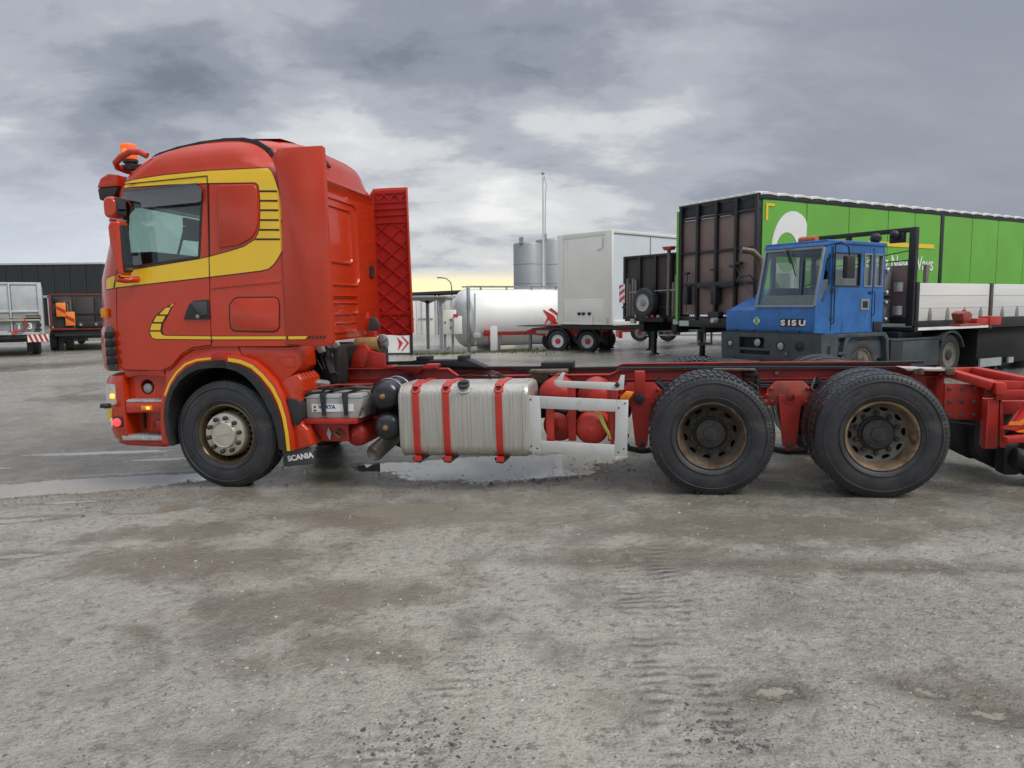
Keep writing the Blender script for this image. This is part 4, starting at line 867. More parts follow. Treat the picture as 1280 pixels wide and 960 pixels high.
WP = MB().prism([(1.72, 1.045), (2.12, 1.03), (2.12, 1.012), (1.75, 1.02)], .62, .86).build('wear_plate', M('pale worn plate', (.55, .46, .42), .5, .1, .15, 9, stain=((.35, .1, .07), .35, 10, (1, 1, 1))), TR, bevel=.003)
MB().box(1.80, 1.88, .60, .70, .985, 1.04).box(2.06, 2.13, .60, .72, .98, 1.04).build('lug', m_rust, WP, bevel=.005)
# rows of rivets and bolts along the web
rv = MB()
def rivet(x, z, r=.014, y=.86): rv.lathe((x, y, z), (0, -1, 0), [(r, 0), (r * .85, .008), (r * .3, .013)], 8)
for k in range(16): rivet(-3.55 + k * .085, .90 - k * .0015, .011)
for k in range(34): rivet(-.62 + k * .075, .905 - k * .0006, .011)
for x0 in (-.60, .762):
    for dx_, dz_ in ((-.16, .86), (-.20, .80), (-.21, .74), (-.15, .735), (-.09, .735), (.16, .86), (.20, .80), (.21, .74), (.15, .735), (.10, .735)): rivet(x0 + dx_, dz_, .019, .704)
for x in (-1.02, -1.0, .2, .25, 1.3): rivet(x, .86, .012)
rv.build('rivets', m_cred, RA)
# spring hangers
def hanger(x, y0, dirt):
    w = .105
    h = MB().prism([(x - w, .80), (x + w, .80), (x + w * .55, .33), (x + w * .2, .285), (x - w * .2, .285), (x - w * .55, .33)], y0, y0 + .06)
    h = boolean(h, [MB().lathe((x, y0 - .1, .775), (0, 1, 0), [(.037, 0), (.037, .3)], 18)]); shade(h); o = link('spring_hanger', h, m_cred, TR)
    MB().prism([(x - .21, .70), (x + .21, .70), (x + .20, .85), (x + .12, .93), (x - .12, .93), (x - .20, .85)], y0 + .045, y0 + .075).build('base_plate', m_cred if not dirt else m_rustred, o, bevel=.006)
    MB().lathe((x, y0, .775), (0, -1, 0), [(.050, -.01), (.050, .008), (.038, .008), (.038, -.03)], 18, caps=False).build('collar', m_cred, o)
    MB().lathe((x, y0 + .06, .775), (0, -1, 0), [(.037, 0), (.01, .001)], 16).build('hole', m_dk, o)
    MB().tube([(x - .14, y0 + .1, .42), (x - .17, y0 + .1, .34), (x - .12, y0 + .1, .275), (x, y0 + .1, .25), (x + .14, y0 + .1, .265), (x + .22, y0 + .1, .30)], .028, 8).build('spring_eye', m_dk, o)
    MB().lathe((x, y0, .335), (0, -1, 0), [(.03, 0), (.026, .012), (.01, .016)], 12).build('pivot_pin', m_rust, o)
    return o
m_rustred = M('scraped red paint', (.33, .06, .04), .5, 0, .25, 6, stain=((.12, .07, .05), .6, 9, (1, 1, 1)))
hanger(-.60, .66, False); hanger(.762, .66, True)
MB().prism([(-.655, 1.05), (-.56, 1.05), (-.555, .88), (-.585, .80), (-.63, .80), (-.655, .90)], .58, .66).build('side_bracket', m_cred, TR, bevel=.008)
AL = MB().prism([(-.80, .80), (-.735, .865), (-.66, .855), (-.72, .77), (-.775, .765)], .55, .60).build('amber_side_lamp', m_amber, TR, bevel=.008)
MB().lathe((-.615, .585, .79), (0, -1, 0), [(.055, 0), (.05, .05), (.03, .055)], 14).build('lamp_socket', m_dk, TR)
# air bellows, dampers and pipes between the wheels (dark)
ub = MB()
for x in (-.36, .42, .95, 1.72): ub.lathe((x, 1.0, .42), (0, 0, 1), [(.11, 0), (.14, .05), (.12, .12), (.14, .2), (.11, .28)], 14)
ub.bar((-.6, 1.0, .42), (.45, 1.0, .40), .07, .09).bar((.76, 1.0, .42), (1.8, 1.0, .40), .07, .09).build('air_suspension', m_dk, TR)
# ---------------------------------------------------------------- battery box, air tanks, exhaust
BT = MB().box(-3.785, -3.225, .13, .52, .672, .905).build('battery', m_gbox, TR, bevel=.012)
MB().box(-3.80, -3.22, .125, .525, .868, .884).build('battery_lid', m_gbox, BT, bevel=.006)
MB().prism([(-3.725, .735), (-3.30, .742), (-3.30, .812), (-3.725, .812)], .124, .129).build('battery_label', m_wfilm, BT)
MB().lathe((-3.692, .123, .785), (0, -1, 0), [(.020, 0), (.020, .0012), (.012, .0012), (.012, 0)], 20, caps=False).build('ring_emblem', m_yel, BT)
MB().lathe((-3.692, .1235, .785), (0, -1, 0), [(.012, 0), (.001, .001)], 16).build('ring_emblem_centre', m_bfilm, BT)
lettering('VARTA', .050, m_bfilm, BT, (-3.655, .123, .768), depth=.001, bold=.002, sx=1.1)
MB().prism(rrect(-3.71, -3.675, .742, .757, .004), .1225, .124).build('small_print', m_bfilm, BT)
for x in (-3.60, -3.375):
    MB().prism([(x - .03, .915), (x + .03, .915), (x + .022, .70), (x - .014, .70)], .105, .122).box(x - .03, x + .03, .11, .5, .906, .918).build('strap', m_blk, BT, bevel=.003); MB().cyl((x + .004, .10, .69), (x + .004, .13, .69), .016).build('strap_hook', m_rust, BT)
cab_ = MB()
for k in range(5):
    r_ = random.Random(k); cab_.tube([(-3.78 + r_.uniform(0, .1), .16 + k * .05, .905), (-3.65, .2 + r_.uniform(0, .2), .955), (-3.5, .2 + r_.uniform(-.05, .2), .935), (-3.33, .22 + r_.uniform(-.05, .2), .965), (-3.2, .3 + r_.uniform(0, .2), .94), (-3.14, .45, .90)], .012, 7)
cab_.tube([(-3.79, .14, .89), (-3.72, .14, .93), (-3.65, .2, .93)], .02, 8); cab_.build('battery_cable', m_blk, BT)
MB().tube([(-3.78, .17, .92), (-3.66, .18, .975), (-3.5, .26, .985), (-3.2, .4, .97)], .008, 6).build('red_cable', m_cred, BT)
MB().tube([(-3.24, .128, .70), (-3.20, .115, .78), (-3.15, .2, .88)], .012, 6).build('clamp_rod', m_rust, BT)
TYR = MB().box(-3.86, -3.26, .09, .60, .622, .672).prism([(-3.80, .625), (-3.38, .625), (-3.38, .44), (-3.64, .44), (-3.70, .52)], .17, .20).prism([(-3.80, .625), (-3.74, .625), (-3.70, .44), (-3.74, .44)], .11, .40).build('battery_tray', m_cred, TR, bevel=.008)
MB().prism([(-3.60, .52), (-3.575, .585), (-3.55, .52), (-3.57, .455)], .15, .165).build('lock_plate', m_galv, TYR); MB().tube([(-3.53, .16, .53), (-3.47, .15, .56), (-3.42, .16, .51), (-3.47, .15, .48), (-3.53, .16, .53)], .014, 6).build('hose_coupling', m_rust, TYR)
def tank(x, y, z, r, ln, m, boss=True, name='air_tank', straps=0, parent=None, bossm=None):
    o = MB().lathe((x, y, z), (0, 1, 0), [(.01, 0), (r * .45, .012), (r * .78, .035), (r * .95, .065), (r, .10), (r, ln - .1), (r * .9, ln - .05), (r * .5, ln)], 36).build(name, m, parent or TR)
    if boss: MB().lathe((x, y + .006, z), (0, -1, 0), [(.028, -.01), (.026, .012), (.016, .014), (.012, .03)], 12).build('drain_boss', bossm or m, o)
    for k in range(straps): MB().lathe((x, y + .18 + k * .22, z), (0, 1, 0), [(r + .002, 0), (r + .007, .004), (r + .007, .022), (r + .002, .026)], 36, caps=False).build('tank_strap', m_galv, o)
    return o
tank(-2.995, .10, .885, .150, .75, m_navy, bossm=m_gold, straps=2); tank(-2.965, .06, .592, .135, .75, m_navy, bossm=m_gold)
tank(-3.335, .20, .492, .118, .7, m_cred)
EX = MB().lathe((-3.20, .36, .29), (.22, .62, .26), [(.072, -.03), (.084, .0), (.084, .24), (.086, .26), (.086, .6)], 24, caps=False).lathe((-3.20, .36, .29), (.22, .62, .26), [(.071, -.025), (.01, .1)], 24, caps=False).build('exhaust_pipe', m_exh, TR)
MB().lathe((-3.02, .85, .50), (0, 1, 0), [(.26, 0), (.27, .02), (.27, .6), (.2, .62)], 24).box(-3.4, -2.8, .75, 1.4, .42, .8).build('silencer', m_dk, TR, bevel=.01)
# ---------------------------------------------------------------- diesel tank with three straps
sec = rrect(.05, .70, .315, .995, .115, 6)
FT = MB().rings([[(x, .375 + (y - .375) * k, .655 + (z - .655) * k) for y, z in sec] for x, k in ((-2.835, .90), (-2.825, .955), (-2.80, .988), (-2.765, 1.), (-1.665, 1.), (-1.63, .988), (-1.605, .955), (-1.595, .90))]).build('fuel_tank', m_alu, TR, smooth=25)
for x in (-2.80, -1.68, -1.645): 
    s2 = rrect(.047, .703, .312, .998, .117, 6); MB().rings([[(x + d, y, z) for y, z in s2] for d in (-.006, .006)]).build('weld_bead', m_alu, FT)
for x in (-2.655, -2.365, -1.868):
    s3 = rrect(.038, .712, .303, 1.007, .125, 6); s4 = rrect(.052, .70, .315, .995, .115, 6)
    w = .031; o = MB().rings([[(x - w, y, z) for y, z in s4], [(x - w, y, z) for y, z in s3], [(x + w, y, z) for y, z in s3], [(x + w, y, z) for y, z in s4]], caps=False).build('tank_strap', m_strap, FT)
    MB().lathe((x, .075, .945), (0, -.75, .66), [(.046, -.02), (.046, .012), (.04, .016)], 18).bar((x, .10, .985), (x, .30, 1.012), .012, .085, up=(0, 0, 1)).build('buckle', m_strap, o, bevel=.003)
    MB().lathe((x, .062, .957), (0, -.75, .66), [(.018, 0), (.018, .006)], 12).build('buckle_hole', m_dk, o); MB().bar((x - .025, .068, .972), (x + .025, .068, .972), .012, .02).build('buckle_slot', m_dk, o)
    MB().prism([(x - .06, .31), (x + .085, .318), (x + .05, .285), (x + .02, .262), (x - .04, .268)], .06, .12).box(x - .03, x + .03, .1, .86, .27, .312).build('strap_foot', m_blk, o)
    MB().prism([(x - .034, .33), (x + .034, .33), (x + .034, .285), (x - .034, .285)], .028, .06).build('strap_end', m_strap, o)
FC = MB().lathe((-2.195, .10, .957), (0, -.6, .8), [(.075, -.02), (.075, .006), (.055, .012), (.052, .04)], 22).build('filler_neck', m_alu, FT)
MB().lathe((-2.195, .078, .985), (0, -.6, .8), [(.056, 0), (.058, .022), (.05, .03), (.01, .03)], 22).bar((-2.235, .055, 1.012), (-2.155, .055, 1.012), .014, .02).build('filler_cap', m_blk, FT)
MB().tube([(-2.05, .62, 1.0), (-2.08, .55, 1.06), (-2.02, .5, 1.075), (-1.96, .55, 1.05), (-1.97, .62, 1.0)], .012, 6).tube([(-2.07, .55, 1.05), (-1.95, .6, 1.03), (-1.9, .65, 1.0)], .010, 6).build('sender_hose', m_blk, FT)
# ---------------------------------------------------------------- white guard frame and the red tanks behind it
GF = MB().prism([(-1.622, .885), (-1.49, .879), (-1.495, .366), (-1.632, .372)], .088, .108).build('side_guard', m_wboard, TR, bevel=.003)
MB().prism([(-.815, .842), (-.704, .838), (-.722, .334), (-.834, .338)], .088, .108).build('guard_board', m_wboard, GF, bevel=.003)
MB().prism([(-1.4895, .879), (-.8155, .843), (-.816, .735), (-1.491, .768)], .086, .104).build('guard_board', m_wboard, GF, bevel=.003)
MB().prism([(-1.4945, .470), (-.8295, .437), (-.834, .338), (-1.4955, .366)], .086, .104).build('guard_board', m_wboard, GF, bevel=.003)
bl = MB()
for x, z in ((-1.58, .85), (-1.585, .42), (-1.53, .40), (-.735, .81), (-.75, .40), (-.79, .77), (-.80, .37)): bl.lathe((x, .088, z), (0, -1, 0), [(.008, 0), (.007, .004)], 8)
bl.build('guard_bolts', m_blks, GF)
TP = MB().prism([(-1.36, .99), (-1.36, 1.02), (-1.27, 1.015), (-.83, .995), (-.79, .985), (-.79, .925), (-1.33, .962)], .085, .105).prism([(-1.37, .985), (-1.29, 1.09), (-1.265, 1.085), (-1.29, 1.015)], .09, .13).prism([(-.82, .925), (-.745, .93), (-.735, 1.06), (-.77, 1.06)], .10, .118).build('top_guard_plate', m_wboard, TR, bevel=.003)
MB().lathe((-.80, .085, .975), (0, -1, 0), [(.022, 0), (.02, .012), (.008, .016)], 12).build('guard_bolt', m_blks, TP)
MB().prism([(-.855, 1.0), (-.785, 1.0), (-.80, .84), (-.86, .84)], .16, .18).build('guard_stay', m_strap, GF)
for x, z, y in ((-1.40, .855, .33), (-1.03, .835, .33), (-1.36, .565, .30), (-1.045, .562, .16)): tank(x, y, z, .152 if y > .2 else .155, .8, m_cred if y > .2 else m_strap, name='red_air_tank', boss=(y < .2 or x < -1.4))
for x in (-1.22, -.86): MB().box(x - .035, x + .035, .20, .24, .45, .99).build('tank_bracket', m_cred, TR, bevel=.004)
MB().box(-1.45, -1.38, .14, .17, .43, .80).build('tank_bracket', m_strap, TR, bevel=.004); MB().box(-.87, -.84, .14, .17, .40, .78).build('tank_bracket', m_cred, TR)
MB().box(-1.6, -.75, .55, .62, .70, .78).tube([(-1.5, .4, .74), (-1.3, .35, .70), (-1.2, .3, .72), (-1.0, .35, .73)], .025, 7).box(-1.27, -1.19, .5, .9, .45, .7).build('valve_block', m_dk, TR, bevel=.01)
MB().tube([(-1.15, .18, .735), (-1.02, .16, .738), (-.95, .15, .70), (-.93, .14, .62), (-.885, .13, .55), (-.87, .135, .48)], .010, 5).prism([(-.985, .72), (-.955, .725), (-.90, .60), (-.875, .50), (-.905, .54), (-.945, .62)], .13, .136).build('lime_strap', m_lime, TR)
# ---------------------------------------------------------------- cab suspension and the space behind the cab
MB().prism([(-3.82, 1.54), (-3.78, 1.55), (-3.74, 1.40), (-3.70, 1.30), (-3.76, 1.28), (-3.82, 1.36)], .42, .50).build('cab_mount', m_mgrey, TR, bevel=.01)
MB().prism([(-3.98, 1.36), (-3.86, 1.36), (-3.80, 1.62), (-3.72, 1.62), (-3.66, 1.50), (-3.72, 1.46), (-3.79, 1.44), (-3.88, 1.28), (-3.98, 1.26)], 1.93, 1.96).build('cab_mount', m_gry, TR, bevel=.012)
MB().cyl((-3.70, .50, 1.35), (-3.70, .50, 1.24), .035).build('bump_stop', m_blk, TR, bevel=.006)
for x_ in (-3.66, -3.60): MB().cyl((x_, .46, 1.36), (x_, .52, 1.36), .028).build('bolt_head', m_galv, TR)
MB().prism([(-3.62, 1.10), (-3.46, 1.10), (-3.40, 1.28), (-3.44, 1.34), (-3.52, 1.34), (-3.60, 1.22)], .86, .94).build('cab_crossbeam', m_cred, TR, bevel=.01)
MB().prism([(-3.46, 1.08), (-3.24, 1.08), (-3.24, 1.24), (-3.42, 1.28)], .86, .92).build('cab_crossbeam', m_cred, TR, bevel=.01)
MB().prism([(-3.80, 1.08), (-3.62, 1.22), (-3.62, 1.46), (-3.72, 1.46), (-3.78, 1.24)], 1.62, 1.70).build('cab_crossbeam', m_cred, TR, bevel=.01)
MB().cyl((-3.60, 1.0, 1.33), (-3.33, 1.0, 1.33), .085, n=18).build('levelling_canister', m_gold, TR, bevel=.015)
MB().cyl((-3.31, 1.0, 1.35), (-3.25, 1.0, 1.35), .06).cyl((-3.28, .98, 1.40), (-3.28, .92, 1.40), .045).build('canister_clamp', m_galv, TR, bevel=.006)
MB().prism([(-3.88, 1.06), (-3.72, 1.06), (-3.72, .86), (-3.88, .86)], .66, .72).box(-3.72, -3.64, .72, .80, .85, 1.30).box(-3.9, -3.72, .7, .76, .84, 1.0).build('front_bracket', m_cred, TR, bevel=.008)
hs = MB()
for k in range(7):
    r_ = random.Random(40 + k); x = -3.95 + k * .045; hs.tube([(x, .55, 1.36), (x + r_.uniform(-.03, .03), .5, 1.25), (x + r_.uniform(-.02, .06), .52, 1.12), (x + r_.uniform(0, .12), .6, 1.0), (x + .1, .7, .92)], .014, 6)
hs.build('hose', m_blk, TR)
MB().tube([(-3.98, .40, .80), (-3.93, .36, .92), (-3.84, .36, 1.0), (-3.76, .4, .99), (-3.72, .5, .97)], .035, 8).lathe((-3.86, .36, .98), (.2, 0, 1), [(.05, 0), (.05, .05)], 12).build('intake_elbow', m_mgrey, TR)
MB().prism([(-3.80, 1.36), (-3.73, 1.36), (-3.67, 1.22), (-3.65, 1.08), (-3.69, 1.08), (-3.74, 1.22)], .50, .54).build('cable_boot', m_gry, TR)
# ---------------------------------------------------------------- rear end
RE = MB().prism([(1.96, .94), (2.12, .97), (2.12, .60), (1.98, .62)], .80, .86).prism([(2.05, .905), (2.36, .89), (2.36, .58), (2.05, .59)], .60, .63).prism([(2.34, .935), (2.9, .92), (2.9, .775), (2.34, .785)], .52, .60).build('rear_plate', m_cred, TR, bevel=.005)
bl = MB()
for x in (2.09, 2.19, 2.29):
    for z in (.865, .745, .625): bl.lathe((x, .60, z), (0, -1, 0), [(.020, 0), (.018, .012), (.008, .016)], 6)
for x, z in ((1.76, .86), (1.84, .86), (1.90, .80), (1.95, .68), (1.93, .86)): bl.lathe((x, .80, z), (0, -1, 0), [(.020, -.06), (.018, .012), (.008, .016)], 6)
for x, z in ((2.36, .83), (2.36, .76), (2.45, .76), (2.36, .64), (2.45, .64)): bl.lathe((x, .50, z), (0, -1, 0), [(.018, 0), (.016, .012), (.007, .015)], 6)
bl.build('bolts', m_rust, RE)
MB().prism([(1.68, .95), (1.86, .97), (2.06, .95), (2.06, .70), (1.90, .66), (1.80, .74), (1.74, .84)], .80, .84).build('gusset', m_cred, RE, bevel=.006)
def slant(x0, z0, x1, z1, y0, y1): return MB().bar((x0, y0, z0), (x1, y1, z1), .07, .10).box(x1 - .005, x1 + .075, y1 - .06, y1 + .05, z1 - .07, z1 + .03).build('tail_beam', m_strap, TR, bevel=.006)
slant(2.10, 1.0, 2.38, .90, .75, .45); slant(2.42, .985, 2.78, .90, .95, .45)
MB().bar((2.10, .80, 1.0), (2.45, 1.0, .985), .05, .08).build('tail_beam', m_cred, TR, bevel=.005)
MB().box(2.40, 2.9, .44, .50, .775, .86).build('tail_beam', m_cred, TR, bevel=.005)
MB().box(2.32, 2.43, .46, .50, .35, .78).prism([(2.31, .78), (2.32, .78), (2.32, .37), (2.30, .37)], .38, .5).prism([(2.44, .78), (2.452, .78), (2.50, .36), (2.45, .36)], .46, .60).build('underrun_post', m_cred, TR, bevel=.004)
MB().bar((2.37, .20, .475), (2.95, .20, .53), .055, .10).build('underrun_bar', m_strap, TR, bevel=.01)
TL = MB().prism([(2.39, .555), (2.45, .58), (2.58, .78), (2.9, .84), (2.9, .55), (2.5, .53)], .26, .36).build('tail_lamp', m_ored, TR, bevel=.01)
MB().prism([(2.43, .62), (2.50, .62), (2.60, .69), (2.9, .72), (2.9, .66), (2.60, .64), (2.52, .59), (2.42, .59)], .252, .262).build('amber_lens', m_amber, TL)
MB().prism([(2.48, .535), (2.54, .56), (2.64, .56), (2.64, .53)], .22, .30).build('reflector', m_amber, TL); MB().lathe((2.58, .25, .60), (0, -1, 0), [(.04, 0), (.03, .02)], 12).build('reversing_lens', m_wfilm, TL)
MB().prism([(2.30, .60), (2.54, .56), (2.54, .54), (2.30, .585)], .66, .72).box(2.52, 2.8, .8, 1.6, .60, .72).build('rear_cross_beam', m_cred, TR, bevel=.006)
fl = MB()
for y, x0, x1, z0 in ((1.15, 2.28, 2.62, .11), (.95, 2.44, 2.78, .05)):
    fl.rings([[(x, y + q, z) for x, z in ((x0, .62), (x1, .62), (x1 + .02, z0 + .02), (x0 + .22, z0), (x0 + .05, z0 + .10), (x0, z0 + .22))] for q in (0, .5)])
fl.build('rear_mudguard', m_blk, TR, bevel=.03)
MB().box(2.55, 2.70, .62, .8, .08, .36).cyl((2.60, .58, .26), (2.75, .58, .22), .09).build('towing_coupling', m_dk, TR, bevel=.03)
MB().cyl((2.95, .55, .27), (2.95, .95, .27), .27, n=28).build('spare_roller', m_blk, TR, bevel=.02)
MB().tube([(1.70, .7, .66), (1.95, .62, .58), (2.2, .60, .55), (2.32, .58, .54)], .010, 5).tube([(2.47, .45, .56), (2.56, .40, .62), (2.6, .5, .7)], .006, 5).box(1.7, 2.02, .7, .95, .46, .66).build('wiring', m_dk, TR)
# air lines, cables and small brackets along the near rail
al = MB()
for k, (z, y, r) in enumerate(((.925, .835, .011), (.90, .83, .009), (.875, .838, .012))):
    pts = [(x, y + .006 * math.sin(x * 5 + k), z - .018 * abs(math.sin(x * 1.9 + k * .7))) for x in np.arange(-3.6, 2.0, .16)]
    al.tube(pts, r, 5)
al.tube([(-.45, .80, .93), (-.35, .72, .86), (-.28, .7, .72), (-.1, .8, .6)], .012, 5).tube([(.35, .80, .95), (.48, .72, .88), (.5, .7, .74), (.40, .8, .6)], .012, 5).tube([(1.0, .80, .95), (.95, .7, .86), (1.05, .68, .75), (1.1, .8, .6)], .012, 5)
al.tube([(-2.45, .8, 1.0), (-2.3, .74, 1.02), (-2.1, .76, 1.0), (-1.9, .78, .98)], .011, 5)
stuff(al.build('air_lines', m_blk, TR))
for x in (-3.2, -2.62, -.42, .30, .50, 1.05, 1.62): MB().box(x - .02, x + .02, .815, .862, .85, .955).build('pipe_clip', m_blks, TR, bevel=.004)
for x in (-.36, .34, 1.0, 1.75): MB().lathe((x, .62, .56), (.3, 0, 1), [(.02, -.03), (.085, 0), (.09, .04), (.085, .08), (.03, .10), (.02, .2)], 16).build('brake_chamber', m_dk, TR)
MB().box(.36, .50, .80, .86, .96, 1.015).build('junction_box', m_blks, TR, bevel=.01)
MB().lathe((.665, .835, .995), (0, -1, 0), [(.022, 0), (.02, .02), (.01, .025)], 10).build('frame_bolt', m_rust, TR)
# unseen sump, locker and flap blocks, added to darken the ground under the cab
MB().box(-5.0, -3.55, .88, 1.62, .30, .58).cyl((-3.9, 1.25, .62), (-3.3, 1.25, .62), .20, .12).build('sump_blocker', m_dk, TR, bevel=.04)
MB().box(-3.92, -3.25, 1.78, 2.40, .50, 1.0).build('far_side_blocker', m_dk, TR, bevel=.02)
MB().box(-3.98, -3.95, 1.9, 2.45, .20, .8).build('far_flap_blocker', m_blk, TR)
# ---------------------------------------------------------------- background vehicles: local x along the body away from its front, y to its far side, z up
_wm = {}
def far_wheel(parent, loc, r=.5, w=.26, rim=None, hub=None, name='wheel', dual=False, rot=None, deep=False, nuts=True):
    key = (round(r, 3), round(w, 3), deep)
    if key not in _wm:
        ty = MB().lathe((0, 0, 0), (0, 1, 0), [(r * .56, .02), (r * .62, .0), (r * .82, -.006), (r * .94, .01), (r, .05), (r, w - .05), (r * .94, w - .01), (r * .6, w)], 40, caps=False).mesh('tyre')
        ri = MB().lathe((0, 0, 0), (0, 1, 0), [(r * .56, .03), (r * .585, .004), (r * .55, .006), (r * .50, .06), (r * .46, .12 if deep else .07), (r * .20, .12 if deep else .06)], 32).mesh('rim')
        hb = MB().lathe((0, 0, 0), (0, 1, 0), [(r * .27, .12 if deep else .06), (r * .26, .02), (r * .20, -.01 if deep else .0), (r * .06, -.015 if deep else -.005)], 20)
        for i in range(8):
            t = 2 * math.pi * i / 8; hb.lathe((r * .36 * math.cos(t), .125 if deep else .068, r * .36 * math.sin(t)), (0, -1, 0), [(r * .045, 0), (r * .04, .03)], 6)
        _wm[key] = (ty, ri, hb.mesh('hub'))
    ty, ri, hb = _wm[key]
    o = link(name, ty.copy(), m_tyre, parent, loc)
    a = ri.copy(); link('rim', a, rim or m_mgrey, o); b_ = hb.copy(); link('hub', b_, hub or m_blks, o)
    if dual: link('inner_tyre', ty.copy(), m_tyre, o, (0, w + .05, 0))
    if rot: o.rotation_euler = rot
    return o
def place(name, label, cat, x, y, alpha, group=None, z=None):
    return thing(name, label, cat, (x, y, G(x, y) if z is None else z), R(alpha), group)
def leg(parent, x, y, top, foot=True, m=None):
    mb = MB().box(x - .06, x + .06, y - .06, y + .06, .06, top).box(x - .075, x + .075, y - .075, y + .075, top * .5, top)
    if foot: mb.lathe((x, y, 0), (0, 0, 1), [(.17, 0), (.17, .03), (.09, .07), (.06, .12)], 12)
    return mb.build('landing_leg', m or m_blks, parent, bevel=.006)
# ---- green curtain trailer
GT = place('curtain_trailer', 'long green curtain sided semi-trailer with a brown bulkhead standing behind the blue tractor', 'trailer', 5.88, 17.7, 30, z=.006); GT.scale = (1.06, 1.06, 1.06)
FL0, TOPZ, WD, LN = 1.18, 4.02, 2.55, 13.6
for i in range(4):
    y0, y1 = .05 + i * .62, .05 + (i + 1) * .62 - .06
    for j, (z0, z1) in enumerate(((1.30, 2.02), (2.05, 2.80), (2.83, 3.62))):
        MB().box(.03, .06, y0, y1, z0, z1).build('panel', m_brown, GT, bevel=.006)
    MB().box(.03, .06, y0, y1, 3.70, 3.94).build('top_panel', m_blks, GT, bevel=.006)
fr = MB()
for y in (.0, .60, 1.22, 1.84, 2.42): fr.box(-.05, .07, y, y + .08, FL0, TOPZ - .03)
for z in (1.20, 2.015, 2.795, 3.63, 3.95): fr.box(-.02, .065, 0, WD, z, z + .055 if z < 3.9 else z + .07)
fr.build('bulkhead_frame', m_blks, GT, bevel=.006)
MB().box(-.06, .10, 2.505, 2.58, FL0 - .05, 3.88).build('curtain_edge', m_green, GT)
px_split = [.10, 1.59, 3.14, 4.70, 5.85, 7.02, 7.16, 8.56, 9.92, 11.4, 12.6, 13.5]
for a, b_ in zip(px_split[:-1], px_split[1:]):
    if b_ - a < .3: MB().box(a, b_, -.03, .05, 1.12, 3.90).build('side_post', m_blks, GT, bevel=.008); continue
    n = 10; mb = MB(); rr_ = []
    for k in range(n + 1):
        x = a + .012 + (b_ - a - .024) * k / n; d = -.006 - .006 * math.sin(math.pi * k / n); rr_.append([(x, d, 1.14), (x, d - .006, 2.5), (x, d, 3.88), (x, .03, 3.88), (x, .03, 1.14)])
    mb.rings(rr_).build('curtain_panel', m_green, GT, smooth=50)
MB().box(.0, LN, .01, .05, 1.10, 3.90).build('curtain_seams', m_blks, GT)
MB().box(.0, LN, -.02, .06, 3.88, 4.0).box(0, LN, WD - .05, WD, 3.9, 4.0).box(0, LN, -.01, .08, 1.02, 1.13).box(0, LN, 0, WD, FL0 - .12, FL0 - .02).build('top_rail', m_blks, GT, bevel=.006)
mb = MB()
for k in range(24):
    x0 = .02 + k * LN / 24; x1 = x0 + LN / 24 * .97
    mb.rings([[(x, y, z + s) for y, z in ((-.035, 3.985), (-.04, 4.03), (.05, 4.055), (.3, 4.05), (.3, 3.99))] for x, s in ((x0, -.02), (x0 + .04, 0), ((x0 + x1) / 2, .015), (x1 - .04, 0), (x1, -.02))])
mb.build('roof_hem', m_white, GT, smooth=40); MB().box(.02, LN, .25, WD - .02, 3.98, 4.03).build('roof', m_white, GT)
mb = MB()
for k in range(10): mb.box(-.05, .12, .06 + k * .245, .06 + k * .245 + .22, 4.0, 4.05)
mb.build('roof_hem', m_white, GT, bevel=.01)
# print on the curtain: broken white ring, yellow bar, corner mark, words
def ell(cx_, cz_, a, b_, t0, t1, n=20): return [(cx_ + a * math.cos(R(t0 + (t1 - t0) * k / n)), cz_ + b_ * math.sin(R(t0 + (t1 - t0) * k / n))) for k in range(n + 1)]
PR = -.0215
up = MB(); cxr, czr = .98, 2.74
A = [(max(-9, min(1.585, p[0])), p[1]) for p in ell(1.12, czr, .72, .93, 0, 180)]; B = [(min(1.585, p[0]), p[1]) for p in ell(.92, czr, .37, .44, 0, 180)]
up.strip(A, B, PR, PR + .003).build('printed_ring', m_wfilm, GT, smooth=0)
A = [(min(1.585, p[0]), p[1]) for p in ell(1.12, czr - .03, .72, .93, 180, 360)]; B = [(min(1.585, p[0]), p[1]) for p in ell(.92, czr - .03, .37, .44, 180, 360)]
MB().strip(A, B, PR, PR + .003).build('printed_ring', m_gfilm, GT, smooth=0)
MB().prism([(.20, 3.80), (.48, 3.80), (.48, 3.74), (.27, 3.74), (.27, 3.42), (.20, 3.42)], PR, PR + .003).build('corner_mark', m_yel, GT, smooth=0)
MB().prism([(1.86, 2.15), (2.0, 2.15), (2.0, 3.05), (1.86, 3.05)], PR, PR + .003).build('printed_letter', m_wfilm, GT, smooth=0)
MB().prism([(2.12, 2.15), (2.26, 2.15), (2.26, 2.75), (2.12, 2.75)], PR, PR + .003).build('printed_letter', m_wfilm, GT, smooth=0)
MB().prism([(3.9, 2.98), (6.74, 2.98), (6.74, 3.09), (3.9, 3.09)], PR - .006, PR - .003).build('yellow_bar', m_yel, GT, smooth=0)
lettering('Rolling New Ways', .52, m_wfilm, GT, (6.74, PR - .004, 2.40), depth=.001, align='RIGHT', sx=.80, bold=.006)
MB().prism([(.10, 1.72), (.34, 1.72), (.34, 1.86), (.10, 1.86)], PR, PR + .003).build('small_label', m_wfilm, GT, smooth=0)
ch = MB().box(.2, LN, .6, .75, .85, 1.08).box(.2, LN, 1.8, 1.95, .85, 1.08).box(-.02, .5, .02, WD - .02, 1.0, 1.18).box(8.5, 12.8, .2, 2.3, .45, .9)
ch.build('chassis', m_blks, GT, bevel=.01)
for y in (.35, 2.15): leg(GT, 3.1, y, 1.0)
